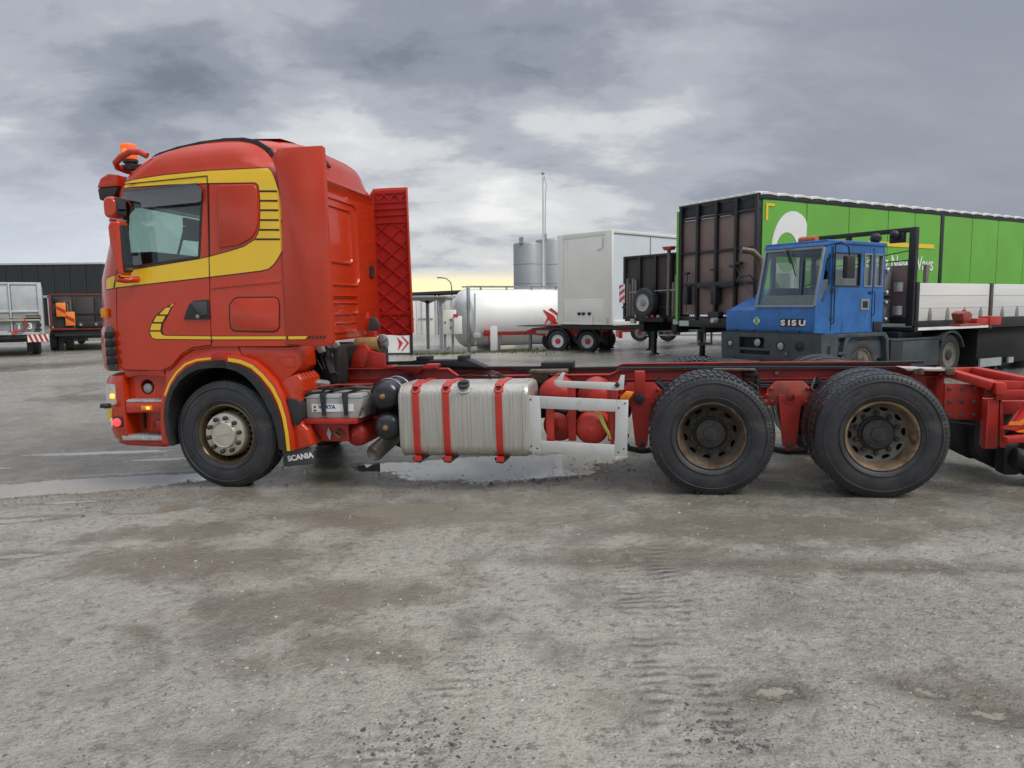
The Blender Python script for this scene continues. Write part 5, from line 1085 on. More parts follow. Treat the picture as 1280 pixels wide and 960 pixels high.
MB().box(2.6, 2.7, .35, 2.15, .70, .78).bar((2.65, .4, .45), (3.5, .5, 1.0), .05).bar((2.65, 2.1, .45), (3.5, 2.1, 1.0), .05).build('leg_brace', m_blks, GT)
bk = MB()
for k in range(26): bk.box(.35 + k * .5, .39 + k * .5, -.035, -.01, 1.04, 1.30).box(.345 + k * .5, .395 + k * .5, -.045, -.03, 1.10, 1.16)
stuff(bk.build('curtain_buckles', m_blks, GT))
q = MB()
for (c, d) in ((.38, .44), (.78, .84)): q.box(.5, 1.15, .06, .4, c, d)
for x in (.5, .80, 1.10): q.box(x, x + .05, .06, .10, .44, .78)
for k in range(3):
    far_wheel(GT, (9.3 + k * 1.31, .05, .5), .5, .36, m_mgrey); far_wheel(GT, (9.3 + k * 1.31, 2.5, .5), .5, .36, m_mgrey, rot=(0, 0, math.pi))
fx = MB().box(-.16, -.05, .55, 1.75, 1.95, 2.08).box(-.22, -.04, 1.05, 1.22, 1.55, 2.0).box(-.20, -.04, 2.02, 2.16, 1.55, 2.0).box(-.2, -.05, .5, 1.6, 1.06, 1.22).box(-.22, -.05, .95, 1.3, 1.22, 1.38)
fx.box(-.14, -.02, .4, .6, 2.45, 2.52); fx.build('coupling_bracket', m_blks, GT, bevel=.012)
hz = MB()
for y, z in ((.55, 2.40), (1.15, 2.35), (2.1, 2.30)): hz.tube([(-.12, y, z), (-.16, y + .02, z - .5), (-.18, y - .05, 1.4)], .014, 6).box(-.18, -.08, y - .05, y + .14, z, z + .05)
hz.tube([(-.15, .5, 2.4), (-.2, .1, 1.9), (-.25, -.35, 1.6)], .012, 6).build('air_hose', m_blks, GT)
MB().lathe((-.22, 1.0, 1.18), (-1, 0, 0), [(.06, 0), (.06, .15)], 12).box(-.05, -.02, 2.12, 2.45, 1.02, 1.15).build('grey_plate', m_lgrey, GT)
# ---- dark flatbed with a brown headboard and spare wheel
FB = place('flatbed_trailer', 'black flatbed trailer with dark brown headboard carrying a spare wheel beside the green trailer', 'trailer', 4.97, 20.75, 36, z=.10)
for i in range(4):
    MB().box(.03, .07, .03 + i * .63, .63 + i * .63 - .06, 1.22, 2.98).build('panel', m_dbrown, FB, bevel=.006)
f = MB()
for i in range(5): f.box(-.05, .06, i * .625 - (0.06 if i else 0), i * .625 + .03, 1.12, 3.02)
f.box(-.03, .06, 0, 2.52, 2.96, 3.03).box(-.09, -.03, .05, 2.48, 1.86, 1.93).box(-.06, .05, 0, 2.52, 1.12, 1.22).box(-.10, -.03, .0, 2.52, 1.45, 1.52).build('headboard_frame', m_blks, FB, bevel=.005)
for y in (.15, .25, .36, .46, 1.95, 2.05, 2.17, 2.28):
    t = 2.30 + .12 * math.sin(y * 37); MB().box(-.13, -.06, y - .035, y + .035, 1.22, t).build('stake', m_wood, FB, bevel=.006)
MB().box(-.14, -.07, .60, .68, 1.25, 3.2).build('tall_stake', m_wood, FB); MB().box(-.16, -.04, .50, .78, 3.10, 3.2).prism([(.45, 3.2), (.83, 3.2), (.76, 3.10), (.52, 3.10)], -.2, .0, 'x').build('red_stake_cap', m_tred, FB, bevel=.01)
MB().tube([(-.12, .05, 1.98), (-.12, 2.2, 1.93)], .02, 6).build('bar', m_galv, FB)
sp = far_wheel(FB, (-.22, 1.30, 1.60), .43, .26, m_wfilm and M('pale spare rim', (.45, .45, .42), .5, .2, .15, 9, stain=((.15, .13, .1), .4, 9, (1, 1, 1))), m_mgrey, name='spare_wheel', rot=(0, 0, R(-90))); sp.location = (-.42, 1.36, 1.62)
MB().box(-.22, -.03, 1.2, 1.5, 1.2, 1.9).build('spare_bracket', m_blks, FB)
def hazard(parent, y0, y1, z0, z1, x=-.15):
    o = MB().box(x, x + .02, y0, y1, z0, z1).build('warning_board', m_wfilm, parent, bevel=.004)
    for k in range(3):
        z = z0 + (z1 - z0) * (k * .36 + .02); h = (z1 - z0) * .17; w = y1 - y0
        MB().prism([(y0 + .004, z + w * .55), (y0 + .004, min(z1 - .01, z + h + w * .55)), (y1 - .004, min(z1 - .005, z + h)), (y1 - .004, z)], x - .004, x - .001, 'x').build('red_stripe', m_ored, o, smooth=0)
hazard(FB, 2.36, 2.60, 1.62, 2.20); hazard(FB, .02, .30, 1.75, 2.34)
MB().box(-.12, -.02, .25, .45, 1.0, 1.14).box(-.12, -.02, 1.98, 2.15, 1.0, 1.14).build('lamp_plate', m_lgrey, FB)
MB().box(-.2, -.02, .75, 1.7, 1.06, 1.2).box(.1, 12, .5, .7, .75, 1.1).box(.1, 12, 1.8, 2.0, .75, 1.1).box(0, 12, 0, 2.5, 1.06, 1.16).build('chassis', m_blks, FB, bevel=.01)
for k in range(5): MB().lathe((-.3, .8 + k * .22, 1.22), (-1, 0, .1), [(.045, 0), (.04, .08)], 10).build('air_coupling', m_tred if k % 2 else m_galv, FB)
for y in (.3, 2.2): leg(FB, 1.0, y, 1.0)
for k in range(2): far_wheel(FB, (8.5 + k * 1.31, .05, .5), .5, .4, m_mgrey)
q.build('pallet_rack', m_lgrey, FB)
# ---- white box semi-trailer
WB = place('box_trailer', 'white box semi-trailer with cream front wall resting above a red dolly', 'trailer', 3.31, 24.2, 41, z=.06)
B0, B1 = .95, 4.03
MB().box(.02, 11, .02, 2.48, B0, B1 - .02).build('box_body', m_bwhite, WB)
MB().box(-.03, .03, .30, 2.22, B0 + .08, B1 - .14).build('front_wall', m_cream, WB, bevel=.01)
MB().box(-.045, .05, -.012, .30, B0, B1).box(-.045, .05, 2.22, 2.51, B0, B1).build('corner_post', m_cream, WB, bevel=.02)
MB().box(-.045, .05, .30, 2.22, B1 - .16, B1).build('front_rail', m_cream, WB, bevel=.012)
MB().box(-.04, .05, .30, 2.22, B0, B0 + .08).build('front_rail', m_cream, WB, bevel=.012)
MB().box(-.038, .0, .33, 2.18, B0 + .09, B0 + .86).build('kick_plate', m_cream, WB, bevel=.006)
rv = MB()
for k in range(14): rv.lathe((-.038, .38 + k * .13, B0 + .82), (-1, 0, 0), [(.012, 0), (.01, .008)], 6).lathe((-.038, .38 + k * .13, B0 + .14), (-1, 0, 0), [(.012, 0), (.01, .008)], 6)
for k in range(5): rv.lathe((-.05, .1, B0 + .1 + k * .1), (-1, 0, 0), [(.012, 0), (.01, .008)], 6)
rv.build('rivets', m_lgrey, WB)
for y in (.95, 1.22, 1.42): MB().lathe((-.05, y, B0 + .36), (-1, 0, .15), [(.055, 0), (.055, .07), (.04, .09)], 14).build('hose_coupling', m_blks, WB)
MB().prism([(.80, B0 + .34), (1.45, B0 + .34), (1.38, B0), (.82, B0)], -.07, -.05, 'x').build('coupling_plate', m_cream, WB)
MB().box(-.06, -.03, .12, .22, B0 + .05, B0 + .25).build('marker', m_lgrey, WB); MB().tube([(-.05, .38, B1 - .25), (-.05, .38, B1 - .55), (-.05, .62, B1 - .62)], .012, 5).build('bracket', m_lgrey, WB)
MB().box(.05, 11, -.02, .05, B1 - .10, B1 + .005).box(.05, 11, -.02, .05, B0 - .02, B0 + .14).build('side_rail', m_white, WB, bevel=.008)
for x in (1.95, 4.3, 4.45, 6.8, 9.1): MB().box(x, x + .03, .004, .05, B0 + .14, B1 - .1).build('panel_joint', m_mgrey, WB)
MB().box(.5, 11, .5, 2.0, .75, B0 - .01).build('chassis', m_blks, WB)
MB().prism([(.1, .0), (1.9, .0), (1.9, 2.5), (.1, 2.5)], .80, .93, 'z').build('fifth_wheel_plate', m_blks, WB)
for y in (.3, 2.2): leg(WB, 2.4, y, .9)
for k in range(3): far_wheel(WB, (7.5 + k * 1.2, .05, .40), .40, .3, m_mgrey)
# ---- red dolly
DL = place('dolly', 'red drawbar dolly with red hubs and black mudguards under the white box trailer', 'trailer', -1.32, 28.2, -27, z=-.02)
def rail_(p, q, a, b_, name, m): return MB().bar(p, q, a, b_).build(name, m, DL, bevel=.008)
rail_((-.1, .9, .62), (2.2, .9, .66), .14, .16, 'drawbar', m_tred); rail_((1.7, .95, .70), (2.9, .45, .86), .10, .12, 'drawbar_arm', m_tred); rail_((1.7, .95, .70), (2.9, 1.5, .86), .10, .12, 'drawbar_arm', m_tred)
MB().lathe((-.1, .9, .55), (0, 0, 1), [(.12, 0), (.12, .12)], 14).box(-.15, .15, .8, 1.0, .52, .74).tube([(.05, .85, .6), (.05, .82, .3), (.1, .9, .25), (.12, .95, .6)], .02, 6).build('towing_eye', m_tred, DL, bevel=.01)
MB().prism([(1.75, .66), (2.9, .54), (4.9, .56), (4.9, .86), (2.8, .91), (2.2, .86)], .36, .46).prism([(1.75, .66), (2.9, .54), (4.9, .56), (4.9, .86), (2.8, .91), (2.2, .86)], 1.5, 1.58).box(2.8, 4.8, .45, 1.55, .70, .80).build('dolly_frame', m_tred, DL, bevel=.01)
MB().prism([(2.35, .66), (2.85, .65), (2.85, .78), (2.35, .78)], .345, .36).build('number_plate', m_lgrey, DL)
MB().box(2.0, 5.0, .1, 1.9, .92, .965).prism([(1.55, .92), (2.1, .92), (2.1, .965), (1.55, .945)], .3, 1.7).build('turntable', m_blks, DL, bevel=.01)
for x in (3.35, 4.50):
    far_wheel(DL, (x, .0, .40), .40, .30, m_white, m_ored); far_wheel(DL, (x, 2.0, .40), .40, .30, m_lgrey, m_ored, rot=(0, 0, math.pi))
    MB().strip([(x + .47 * math.cos(R(a)), .40 + .47 * math.sin(R(a))) for a in range(0, 171, 10)], [(x + .43 * math.cos(R(a)), .40 + .43 * math.sin(R(a))) for a in range(0, 171, 10)], -.02, .32).build('mudguard', m_blk, DL)
    MB().lathe((x - .42, -.02, .62), (0, -1, 0), [(.03, 0), (.02, .02)], 8).build('side_lamp', m_amber, DL)
MB().lathe((2.45, 1.35, .34), (0, 1, 0), [(.34, 0), (.36, .1), (.36, .3)], 24).build('spare_tyre', m_tyre, DL)
MB().box(1.95, 2.05, .50, .60, 0, .75).box(1.9, 2.1, .5, .7, .6, .76).build('parking_leg', m_mgrey, DL, bevel=.01)
# ---- red skeletal chassis far behind
RC = place('skeletal_trailer', 'red bare trailer chassis standing in the gap under the flatbed behind', 'trailer', 4.9, 33.5, -4, z=.0)
MB().box(0, 9, .2, .34, .42, .70).box(0, 9, 1.9, 2.04, .42, .70).box(0, .15, 0, 2.3, .15, .8).box(2.6, 2.75, 0, 2.3, .3, .75).box(1.3, 1.45, 0, 2.3, .3, .72).build('chassis', m_tred, RC, bevel=.01)
MB().box(1.2, 7, -.02, .04, .45, .52).box(1.2, 7, -.02, .04, .25, .30).build('side_guard', m_lgrey, RC)
for x in (.95, 2.2, 5.4): far_wheel(RC, (x, .0, .42), .42, .3, m_mgrey, m_tred)
# ---- blue terminal tractor
BTR = place('terminal_tractor', 'blue terminal tractor with offset cab and dark grey bumper coupled to the dropside trailer', 'tractor', 5.92, 13.95, 32, z=.005); BTR.scale = (.93, .93, .93)
t_ = BTR
MB().box(0, 2.4, .10, 2.45, .55, 1.08).box(2.2, 5.3, .55, 1.95, .70, 1.02).build('chassis', m_bgrey, t_, bevel=.02)
bm_ = boolean(MB().prism([(-.08, .62), (-.10, 1.14), (.45, 1.14), (.45, .62), (.3, .52), (-.03, .52)], -.02, 2.62), [MB().box(-.2, .02, 1.40, 2.10, .80, 1.04), MB().box(-.2, .02, 1.25, 2.08, .66, .75)]); shade(bm_, 25)
BP = link('front_bumper', bm_, m_bgrey, t_)
MB().box(.0, .06, 1.4, 2.1, .8, 1.04).box(.0, .06, 1.25, 2.08, .66, .75).build('bumper_recess', m_dk, BP)
MB().box(-.02, .02, 1.6, 1.64, .8, 1.04).box(-.02, .02, 1.42, 2.08, .69, .705).build('grille_bar', m_blks, BP)
def headlamp(y, z, m, r=.095):
    o = MB().lathe((-.09, y, z), (-1, 0, 0), [(r + .02, -.02), (r + .015, .012), (r - .005, .012), (r - .01, -.01)], 20).build('headlamp', m_blks, t_)
    MB().lathe((-.088, y, z), (-1, 0, 0), [(r - .01, 0), (r * .6, .02), (.01, .028)], 18).build('lens', m, o)
m_dlens = M('dull lamp lens', (.26, .26, .24), .15, .2, .3, 25, coat=1)
headlamp(2.36, .88, m_dlens, .075); headlamp(.98, .87, m_dlens); headlamp(.50, .88, m_dk); 
MB().lathe((-.06, 1.62, .92), (-1, 0, 0), [(.09, 0), (.05, .03)], 16).build('spot_lamp', m_dlens, BP); MB().lathe((-.10, .82, .70), (-1, 0, 0), [(.05, 0), (.03, .02)], 12).build('towing_pin', m_rust, BP)
MB().box(.12, .2, -.03, .02, .70, .9).build('slot', m_dk, BP)
# hood front and the sloping engine cover on the far side
MB().box(-.03, .06, .212, 2.56, 1.16, 1.64).box(.06, .75, 1.72, 2.555, 1.16, 1.60).build('hood_front', m_blue, t_, bevel=.035)
MB().box(-.042, -.02, .28, 2.50, 1.20, 1.57).build('hood_panel', m_blue, t_, bevel=.012)
MB().prism([(-.03, 1.60), (.05, 1.65), (1.35, 2.13), (1.6, 2.13), (1.6, 1.2), (.0, 1.2)], 1.74, 2.56).build('engine_cover', m_blue, t_, bevel=.03)
MB().box(-.06, .02, .0, 2.54, 1.135, 1.165).build('trim_strip', m_blks, t_)
def front_text(txt, size, y, z, m, x=-.045, bold=.01, sx=1.):
    o = lettering(txt, size, m, t_, (x, y, z), (R(90), 0, R(-90)), depth=.006, bold=bold, sx=sx); return o
MB().prism(rrect(.42, 1.04, 1.285, 1.455, .03), -.046, -.042, 'x').build('badge_plate', m_seam, t_, smooth=0)
for i_, ch_ in enumerate('SISU'): front_text(ch_, .16, (1.015, .835, .735, .565)[i_], 1.315, m_wfilm, -.050, .006, 1.45)
em = MB()
for dy, dz_ in ((0, .055), (.05, 0), (-.05, 0), (0, -.055)): em.lathe((-.044, 1.66 + dy, 1.40 + dz_), (-1, 0, 0), [(.042, 0), (.04, .004)], 14)
em.build('emblem', m_gfilm, t_); MB().lathe((-.049, 1.66, 1.40), (-1, 0, 0), [(.05, 0), (.048, .003)], 14).box(-.052, -.044, 1.64, 1.68, 1.31, 1.5).build('emblem_centre', m_green, t_)
# cab shell with window openings
cabp = [(-.02, 1.14), (-.02, 1.70), (.27, 2.94), (.34, 3.0), (2.34, 3.0), (2.36, 2.94), (2.36, 1.14)]
cs = MB().prism(cabp, .20, 1.72); inner = MB().prism([(.08, 1.24), (.08, 1.74), (.36, 2.90), (2.30, 2.90), (2.30, 1.24)], .26, 1.66)
cut_side = [MB().prism([(x0_, 2.12), (x0_, 2.83), (x1_, 2.83), (x1_, 2.12)], -.2, 2.2) for x0_, x1_ in ((.56, 1.47), (1.60, 1.89), (1.99, 2.28))] + [
            MB().prism([(.09, 1.80), (.32, 2.78), (.44, 2.78), (.44, 2.15), (.22, 1.80)], -.2, 2.2), MB().box(-.2, .55, .28, 1.64, 1.76, 2.90), MB().box(2.2, 2.6, .3, 1.6, 2.0, 2.8)]
me = boolean(cs, [inner] + cut_side); shade(me, 25); TC = link('tractor_cab', me, m_blue, t_)
MB().box(.28, 2.40, .17, 1.75, 3.0, 3.08).prism([(.22, 2.95), (.28, 3.04), (.5, 3.04), (.5, 2.99)], .17, 1.75).build('roof', m_blue, TC, bevel=.03)
MB().prism([(-.005, 1.74), (.255, 2.90), (.262, 2.90), (.002, 1.74)], .25, 1.67).build('windscreen', g_pane, TC, smooth=0)
wf = MB()
for (a, b_) in (((-.02, .23, 1.72), (.25, .23, 2.93)), ((-.02, 1.69, 1.72), (.25, 1.69, 2.93)), ((-.02, .23, 1.72), (-.02, 1.69, 1.72)), ((.25, .23, 2.92), (.25, 1.69, 2.92))): wf.bar(a, b_, .05, .05)
wf.build('screen_frame', m_mgrey, TC, bevel=.006)
for (x0, x1) in ((.56, 1.47), (1.60, 1.89), (1.99, 2.28)):
    MB().box(x0 - .01, x1 + .01, .22, .226, 2.11, 2.84).build('side_window', g_pane, TC, smooth=0); MB().box(x0 - .01, x1 + .01, 1.68, 1.686, 2.11, 2.84).build('far_side_window', g_pane, TC, smooth=0)
    p = rrect(x0, x1, 2.12, 2.83, .02); MB().strip(p + [p[0]], off(p, -.025) + [off(p, -.025)[0]], .185, .23).build('window_frame', m_blks if x0 < 1.55 else m_mgrey, TC)
MB().prism([(.09, 1.80), (.32, 2.78), (.44, 2.78), (.44, 2.15), (.22, 1.80)], .225, .231).build('quarter_window', g_pane, TC, smooth=0)
for x in (.49, 1.93): MB().box(x, x + .014, .192, .21, 1.2, 2.95).build('door_seam', m_seam, TC)
MB().box(1.52, 1.82, .185, .21, 1.62, 1.86).build('vent', m_mgrey, TC); MB().box(1.58, 1.76, .178, .19, 1.67, 1.81).build('vent_slot', m_dk, TC); MB().box(2.0, 2.3, .17, .21, 1.15, 1.36).build('step_bracket', m_dk, TC, bevel=.01)
MB().box(.15, .6, .3, 1.6, 1.25, 1.95).box(.09, .35, .27, 1.65, 1.25, 1.78).build('tractor_dashboard', m_mgrey, TC, bevel=.03); MB().box(1.2, 1.6, .7, 1.25, 1.3, 1.95).box(1.6, 1.72, .7, 1.25, 1.8, 2.5).build('driver_seat', m_seat, TC, bevel=.04)
tw = MB(); tw.tube([(.95 + .15 * math.cos(a), .95 + .22 * math.sin(a), 2.16 + .06 * math.cos(a)) for a in [2 * math.pi * i / 20 for i in range(22)]], .014, 6); tw.build('steering_wheel', m_blks, TC)
MB().bar((.24, 1.12, 2.96), (.09, .78, 2.35), .018, .018).bar((.22, 1.06, 2.96), (.10, .82, 2.45), .014, .014).bar((.14, .72, 2.70), (.0, .62, 1.98), .035, .02).bar((.24, 1.18, 3.0), (.17, .98, 2.62), .02, .02).build('wiper', m_blks, TC)
MB().tube([(.52, .16, 2.99), (.50, -.0, 3.02), (.60, -.08, 2.92), (.66, -.08, 2.72)], .018, 6).tube([(.52, .16, 2.99), (.52, .16, 2.2)], .014, 6).build('mirror_arm', m_blks, t_); MB().box(.50, .78, -.14, -.02, 2.28, 2.74).build('mirror', m_blks, t_, bevel=.03)
for y in (.85, 1.08): MB().lathe((.72, y - .1, 3.15), (0, 1, 0), [(.07, 0), (.075, .03), (.075, .16), (.07, .19)], 14).build('roof_beacon', M('faded orange lens', (.50, .13, .06), .5, 0, .15, 8), t_)
MB().box(.62, .82, .6, 1.4, 3.08, 3.10).build('beacon_rail', m_blks, t_); MB().lathe((2.2, .35, 3.18), (-.6, -.6, 0), [(.11, 0), (.11, .12), (.05, .2)], 14).build('work_lamp', m_blks, t_)
MB().tube([(.85, 2.30, 1.5), (.85, 2.30, 2.60), (.80, 2.33, 2.84), (.66, 2.40, 2.99), (.42, 2.52, 3.03)], .075, 12).build('exhaust_stack', m_rust, t_); MB().tube([(.8, 2.45, 1.8), (.8, 2.45, 2.3), (.7, 2.5, 2.45), (.5, 2.65, 2.42), (.45, 2.68, 2.3)], .022, 6).build('intake_pipe', m_blks, t_)
MB().tube([(.53, .19, 1.35), (.53, .15, 1.37), (.53, .15, 2.05), (.53, .19, 2.07)], .014, 6).tube([(1.96, .19, 1.5), (1.96, .15, 1.52), (1.96, .15, 2.0), (1.96, .19, 2.02)], .012, 6).build('grab_rail', m_blks, t_)
for z in (1.42, 1.98, 2.72): MB().box(.46, .53, .185, .21, z, z + .09).build('door_hinge', m_bgrey, t_, bevel=.004)
MB().box(1.78, 1.90, .18, .21, 1.97, 2.02).build('door_handle', m_blks, t_, bevel=.004)
for y in (.55, 1.1, 1.7, 2.2): MB().box(-.05, -.02, y, y + .05, 1.17, 1.20).build('hood_latch', m_blks, t_)
sc_ = MB()
for y, z, w_, h_ in ((.34, 1.52, .10, .012), (2.2, 1.25, .22, .02), (1.9, 1.50, .3, .01), (.7, 1.22, .18, .012)): sc_.prism([(y, z), (y + w_, z + .004), (y + w_ * .8, z + h_), (y + w_ * .1, z + h_ * .7)], -.0435, -.042, 'x')
sc_.build('paint_scuff', m_rust, t_)
# mudguard, steps, side tank, rear wing
MB().strip([(.30, 1.13), (2.18, 1.13), (2.30, 1.02), (2.38, .35)], [(.30, 1.05), (2.10, 1.05), (2.20, .98), (2.28, .35)], .0, .5).prism([(.62, .35), (.84, .98), (.95, 1.06), (.86, 1.09), (.74, 1.02), (.52, .35)], .0, .5).prism([(.46, .70), (.78, .70), (.80, .76), (.46, .76)], -.03, .4).build('mudguard', m_bgrey, t_, bevel=.008)
MB().box(.8, 2.3, .45, .5, .3, 1.08).build('wheel_well', m_dk, t_)
MB().box(2.42, 4.42, .02, .55, .30, .92).box(2.42, 4.42, .0, .57, .92, .96).build('side_tank', m_bgrey, t_, bevel=.015); MB().box(2.415, 2.9, .01, .5, .31, .90).build('tank_cover', m_blks, t_, bevel=.01)
MB().strip([(4.50 + (.1 if k == 0 else 0), .75) if k == 0 else (4.95 + .62 * math.cos(R(a)), .47 + .62 * math.sin(R(a))) for k, a in enumerate([150, 140, 125, 110, 95, 80, 65, 50, 35, 20])], [(4.95 + .58 * math.cos(R(a)), .47 + .58 * math.sin(R(a))) for a in [150, 140, 125, 110, 95, 80, 65, 50, 35, 20]], .0, .55).build('rear_wing', m_bgrey, t_)
fw_ = far_wheel(t_, (1.42, .06, .50), .50, .30, M('muddy rim', (.16, .14, .115), .7, 0, .3, 9, stain=((.09, .07, .055), .5, 9, (1, 1, 1))), m_hub, rot=(0, 0, R(-8))); far_wheel(t_, (4.95, .05, .51), .51, .30, M('dusty grey rim', (.23, .21, .18), .6, .1, .2, 9, stain=((.12, .10, .08), .4, 8, (1, 1, 1))), m_hub, dual=True, deep=True)
far_wheel(t_, (1.42, 2.4, .50), .50, .30, m_rust, m_rust, rot=(0, 0, math.pi)); far_wheel(t_, (4.95, 2.4, .51), .51, .30, m_hub, m_hub, rot=(0, 0, math.pi))
MB().box(4.2, 5.3, .6, 1.9, 1.02, 1.14).box(3.2, 4.2, .3, 1.9, .95, 1.1).build('fifth_wheel', m_dk, t_, bevel=.02)
# ---- dropside trailer behind the tractor
DS = place('dropside_trailer', 'white dropside flatbed trailer with a tall black headboard frame behind the tractor cab', 'trailer', 8.57, 15.7, 31, z=-.05); DS.scale = (.96, .96, .96)
d_ = DS
MB().box(-.06, .06, .0, .16, 1.25, 3.42).box(-.06, .06, 2.50, 2.63, 1.25, 3.42).box(-.06, .06, .16, 2.50, 3.32, 3.42).box(-.05, .05, .1, 2.45, 1.3, 1.45).box(-.06, .06, 1.62, 1.72, 2.9, 3.35).build('headboard_frame', m_blks, d_, bevel=.01)
MB().box(-.02, .03, .13, 2.4, 1.3, 2.60).build('headboard', m_brown, d_); MB().tube([(-.04, .1, 2.92), (-.04, 1.2, 2.78), (-.04, 2.3, 2.85)], .012, 5).tube([(-.04, .1, 2.70), (-.04, 2.3, 2.66)], .015, 5).build('wire', m_blks, d_)
for z0, z1 in ((1.92, 2.58), (1.32, 1.86)):
    o = MB().box(-.34, -.10, .50, .98, z0, z1).build('valve_box', m_mgrey, d_, bevel=.02); MB().box(-.36, -.34, .55, .93, z0 + .05, z1 - .05).bar((-.37, .60, z0 + .2), (-.37, .90, z0 + .38), .02, .02).build('box_lid', m_mgrey, o, bevel=.01)
    MB().box(-.28, -.18, .60, .66, z1, z1 + .14).box(-.28, -.18, .80, .86, z1, z1 + .1).build('box_bracket', m_mgrey, o)
    for z in (z0 + .08, z1 - .08): MB().lathe((-.30, .48, z), (0, -1, 0), [(.05, -.02), (.055, .03), (.03, .06)], 12).build('round_lamp', m_chrome, o)
for z in (1.5, 2.02): MB().cyl((-.18, .28, z), (-.18, .28, z + .20), .10, n=16).build('canister', m_galv, d_)
MB().lathe((-.12, .45, 3.28), (-1, -.4, -.1), [(.10, 0), (.10, .1), (.04, .15)], 14).box(-.1, .0, .25, .6, 3.1, 3.32).build('work_lamp', m_blks, d_, bevel=.02)
for (x0, x1) in ((.10, 3.13), (3.27, 6.4), (6.5, 9.6), (9.7, 12.8)):
    o = MB().box(x0, x1, .0, .035, 1.36, 2.20).build('dropside_board', M('white dropside board', (.66, .66, .62), .5, 0, .06, 1.5, bump=.05, bscale=10, stretch=(.3, 1, 6), stain=((.40, .39, .35), .4, 1.6, (.4, 1, 3))), d_, bevel=.008)
    for z in (1.64, 1.92): MB().box(x0, x1, -.004, .0, z, z + .012).build('board_joint', m_lgrey, o)
    for k in range(4):
        x = x0 + .5 + k * .72; MB().prism([(x - .07, 1.36), (x + .07, 1.36), (x + .05, 1.56), (x, 1.66), (x - .05, 1.56)], -.025, .0).build('hinge', m_galv, o, bevel=.006)
    MB().box(x0, x1, 2.45, 2.49, 1.36, 2.20).build('far_dropside_board', m_white, d_)
for x in (.02, 3.16, 6.43): MB().box(x, x + .11, -.03, .05, 1.12, 2.22).build('dropside_post', m_blks if x < 1 else M('rusty brown post', (.12, .085, .07), .7, .1, .25, 6), d_, bevel=.006)
for x, t2 in ((1.6, 2.38), (4.25, 2.80)): MB().box(x, x + .13, 2.2, 2.3, 1.3, t2).build('stake', m_wood, d_, bevel=.008)
MB().box(.0, 13, -.02, 2.5, 1.14, 1.22).box(.0, 13, -.03, .03, 1.22, 1.35).build('bed_edge', m_blks, d_, bevel=.008); MB().box(.12, 3.1, -.036, -.03, 1.15, 1.215).build('white_strip', m_white, d_)
MB().box(.4, 13, .55, .75, .72, 1.14).box(.4, 13, 1.75, 1.95, .72, 1.14).box(3.0, 9.5, .15, .6, .22, 1.12).box(3.0, 9.5, 1.9, 2.3, .22, 1.12).box(9.5, 12.5, .2, 2.3, .3, 1.1).build('chassis', m_dk, d_, bevel=.02)
MB().box(3.0, 4.0, .05, .1, .18, .38).box(4.35, 4.6, .05, .1, .22, .36).build('side_reflector_board', m_lgrey, d_)
for y in (.3, 2.2): leg(d_, 4.15, y, 1.1)
for k in range(2): far_wheel(d_, (8.8 + k * 1.31, .05, .5), .5, .36, m_mgrey)
SBM = place('steel_girder', 'red steel girder with a rusty locking block lying along the white dropside trailer edge', 'girder', 9.5, 15.7, 30, z=-.05); SBM.scale = (.96, .96, .96)
MB().box(.55, 1.05, -.12, .12, 1.24, 1.40).box(1.05, 1.55, -.14, .12, 1.24, 1.44).build('red_beam', m_tred, SBM, bevel=.012); MB().box(1.55, 4.5, -.12, .10, 1.24, 1.42).build('black_beam', m_blks, SBM, bevel=.012)
MB().prism([(-.02, 1.36), (.25, 1.36), (.30, 1.48), (.20, 1.56), (.05, 1.57), (-.10, 1.52)], -.16, .10).box(-.12, .7, -.13, .12, 1.235, 1.29).box(.05, .22, -.1, .1, 1.28, 1.38).lathe((.15, -.05, 1.56), (0, 0, 1), [(.05, 0), (.04, .04)], 10).build('locking_block', m_rustred, SBM, bevel=.02)
# ---------------------------------------------------------------- tank, silos, poles, sheds and the two trailers on the left
TK = place('storage_tank', 'long white horizontal tank with domed end and red arrow emblem lying behind the red drawbar', 'tank', -1.93, 30.0, 25, z=-.12)
TKR, TKZ = 1.17, 1.32
MB().lathe((0, 0, TKZ), (1, 0, 0), [(.02, -.42), (.35, -.40), (.68, -.33), (.95, -.2), (1.1, -.07), (TKR, .05), (TKR, 1.2), (TKR + .0, 5.8), (1.0, 6.1), (.4, 6.25)], 64).build('tank_shell', m_white, TK)
for x in (.05, 4.2): MB().lathe((x, 0, TKZ), (1, 0, 0), [(TKR, 0), (TKR + .012, .01), (TKR + .012, .04), (TKR, .05)], 64, caps=False).build('weld_ring', m_white, TK)
tp = MB().box(.05, 5.8, -.30, -.24, TKZ + TKR + .06, TKZ + TKR + .12).box(.05, 5.8, .24, .30, TKZ + TKR + .06, TKZ + TKR + .12)
for k in range(5): tp.box(.6 + k * 1.15, .66 + k * 1.15, -.35, -.29, TKZ + TKR - .25, TKZ + TKR + .10)
tp.build('top_rail', m_galv, TK)
MB().box(-.22, -.10, -1.0, -.86, 0, TKZ + TKR + .08).build('filling_pipe', m_galv, TK, bevel=.03); MB().tube([(.02, -1.16, TKZ + TKR - .2), (.02, -1.2, .9), (.0, -1.18, .25)], .04, 8).box(-.1, .2, -1.3, -1.05, .55, .75).build('filling_pipe', m_lgrey, TK, bevel=.015)
for x in (.9, 4.8): MB().prism([(-.8, 0), (.8, 0), (1.0, .7), (-1.0, .7)], x, x + .35, 'x').build('saddle', m_mgrey, TK)
MB().cyl((4.9, 0, TKZ + TKR), (4.9, 0, TKZ + TKR + .25), .35).build('manhole', m_white, TK)
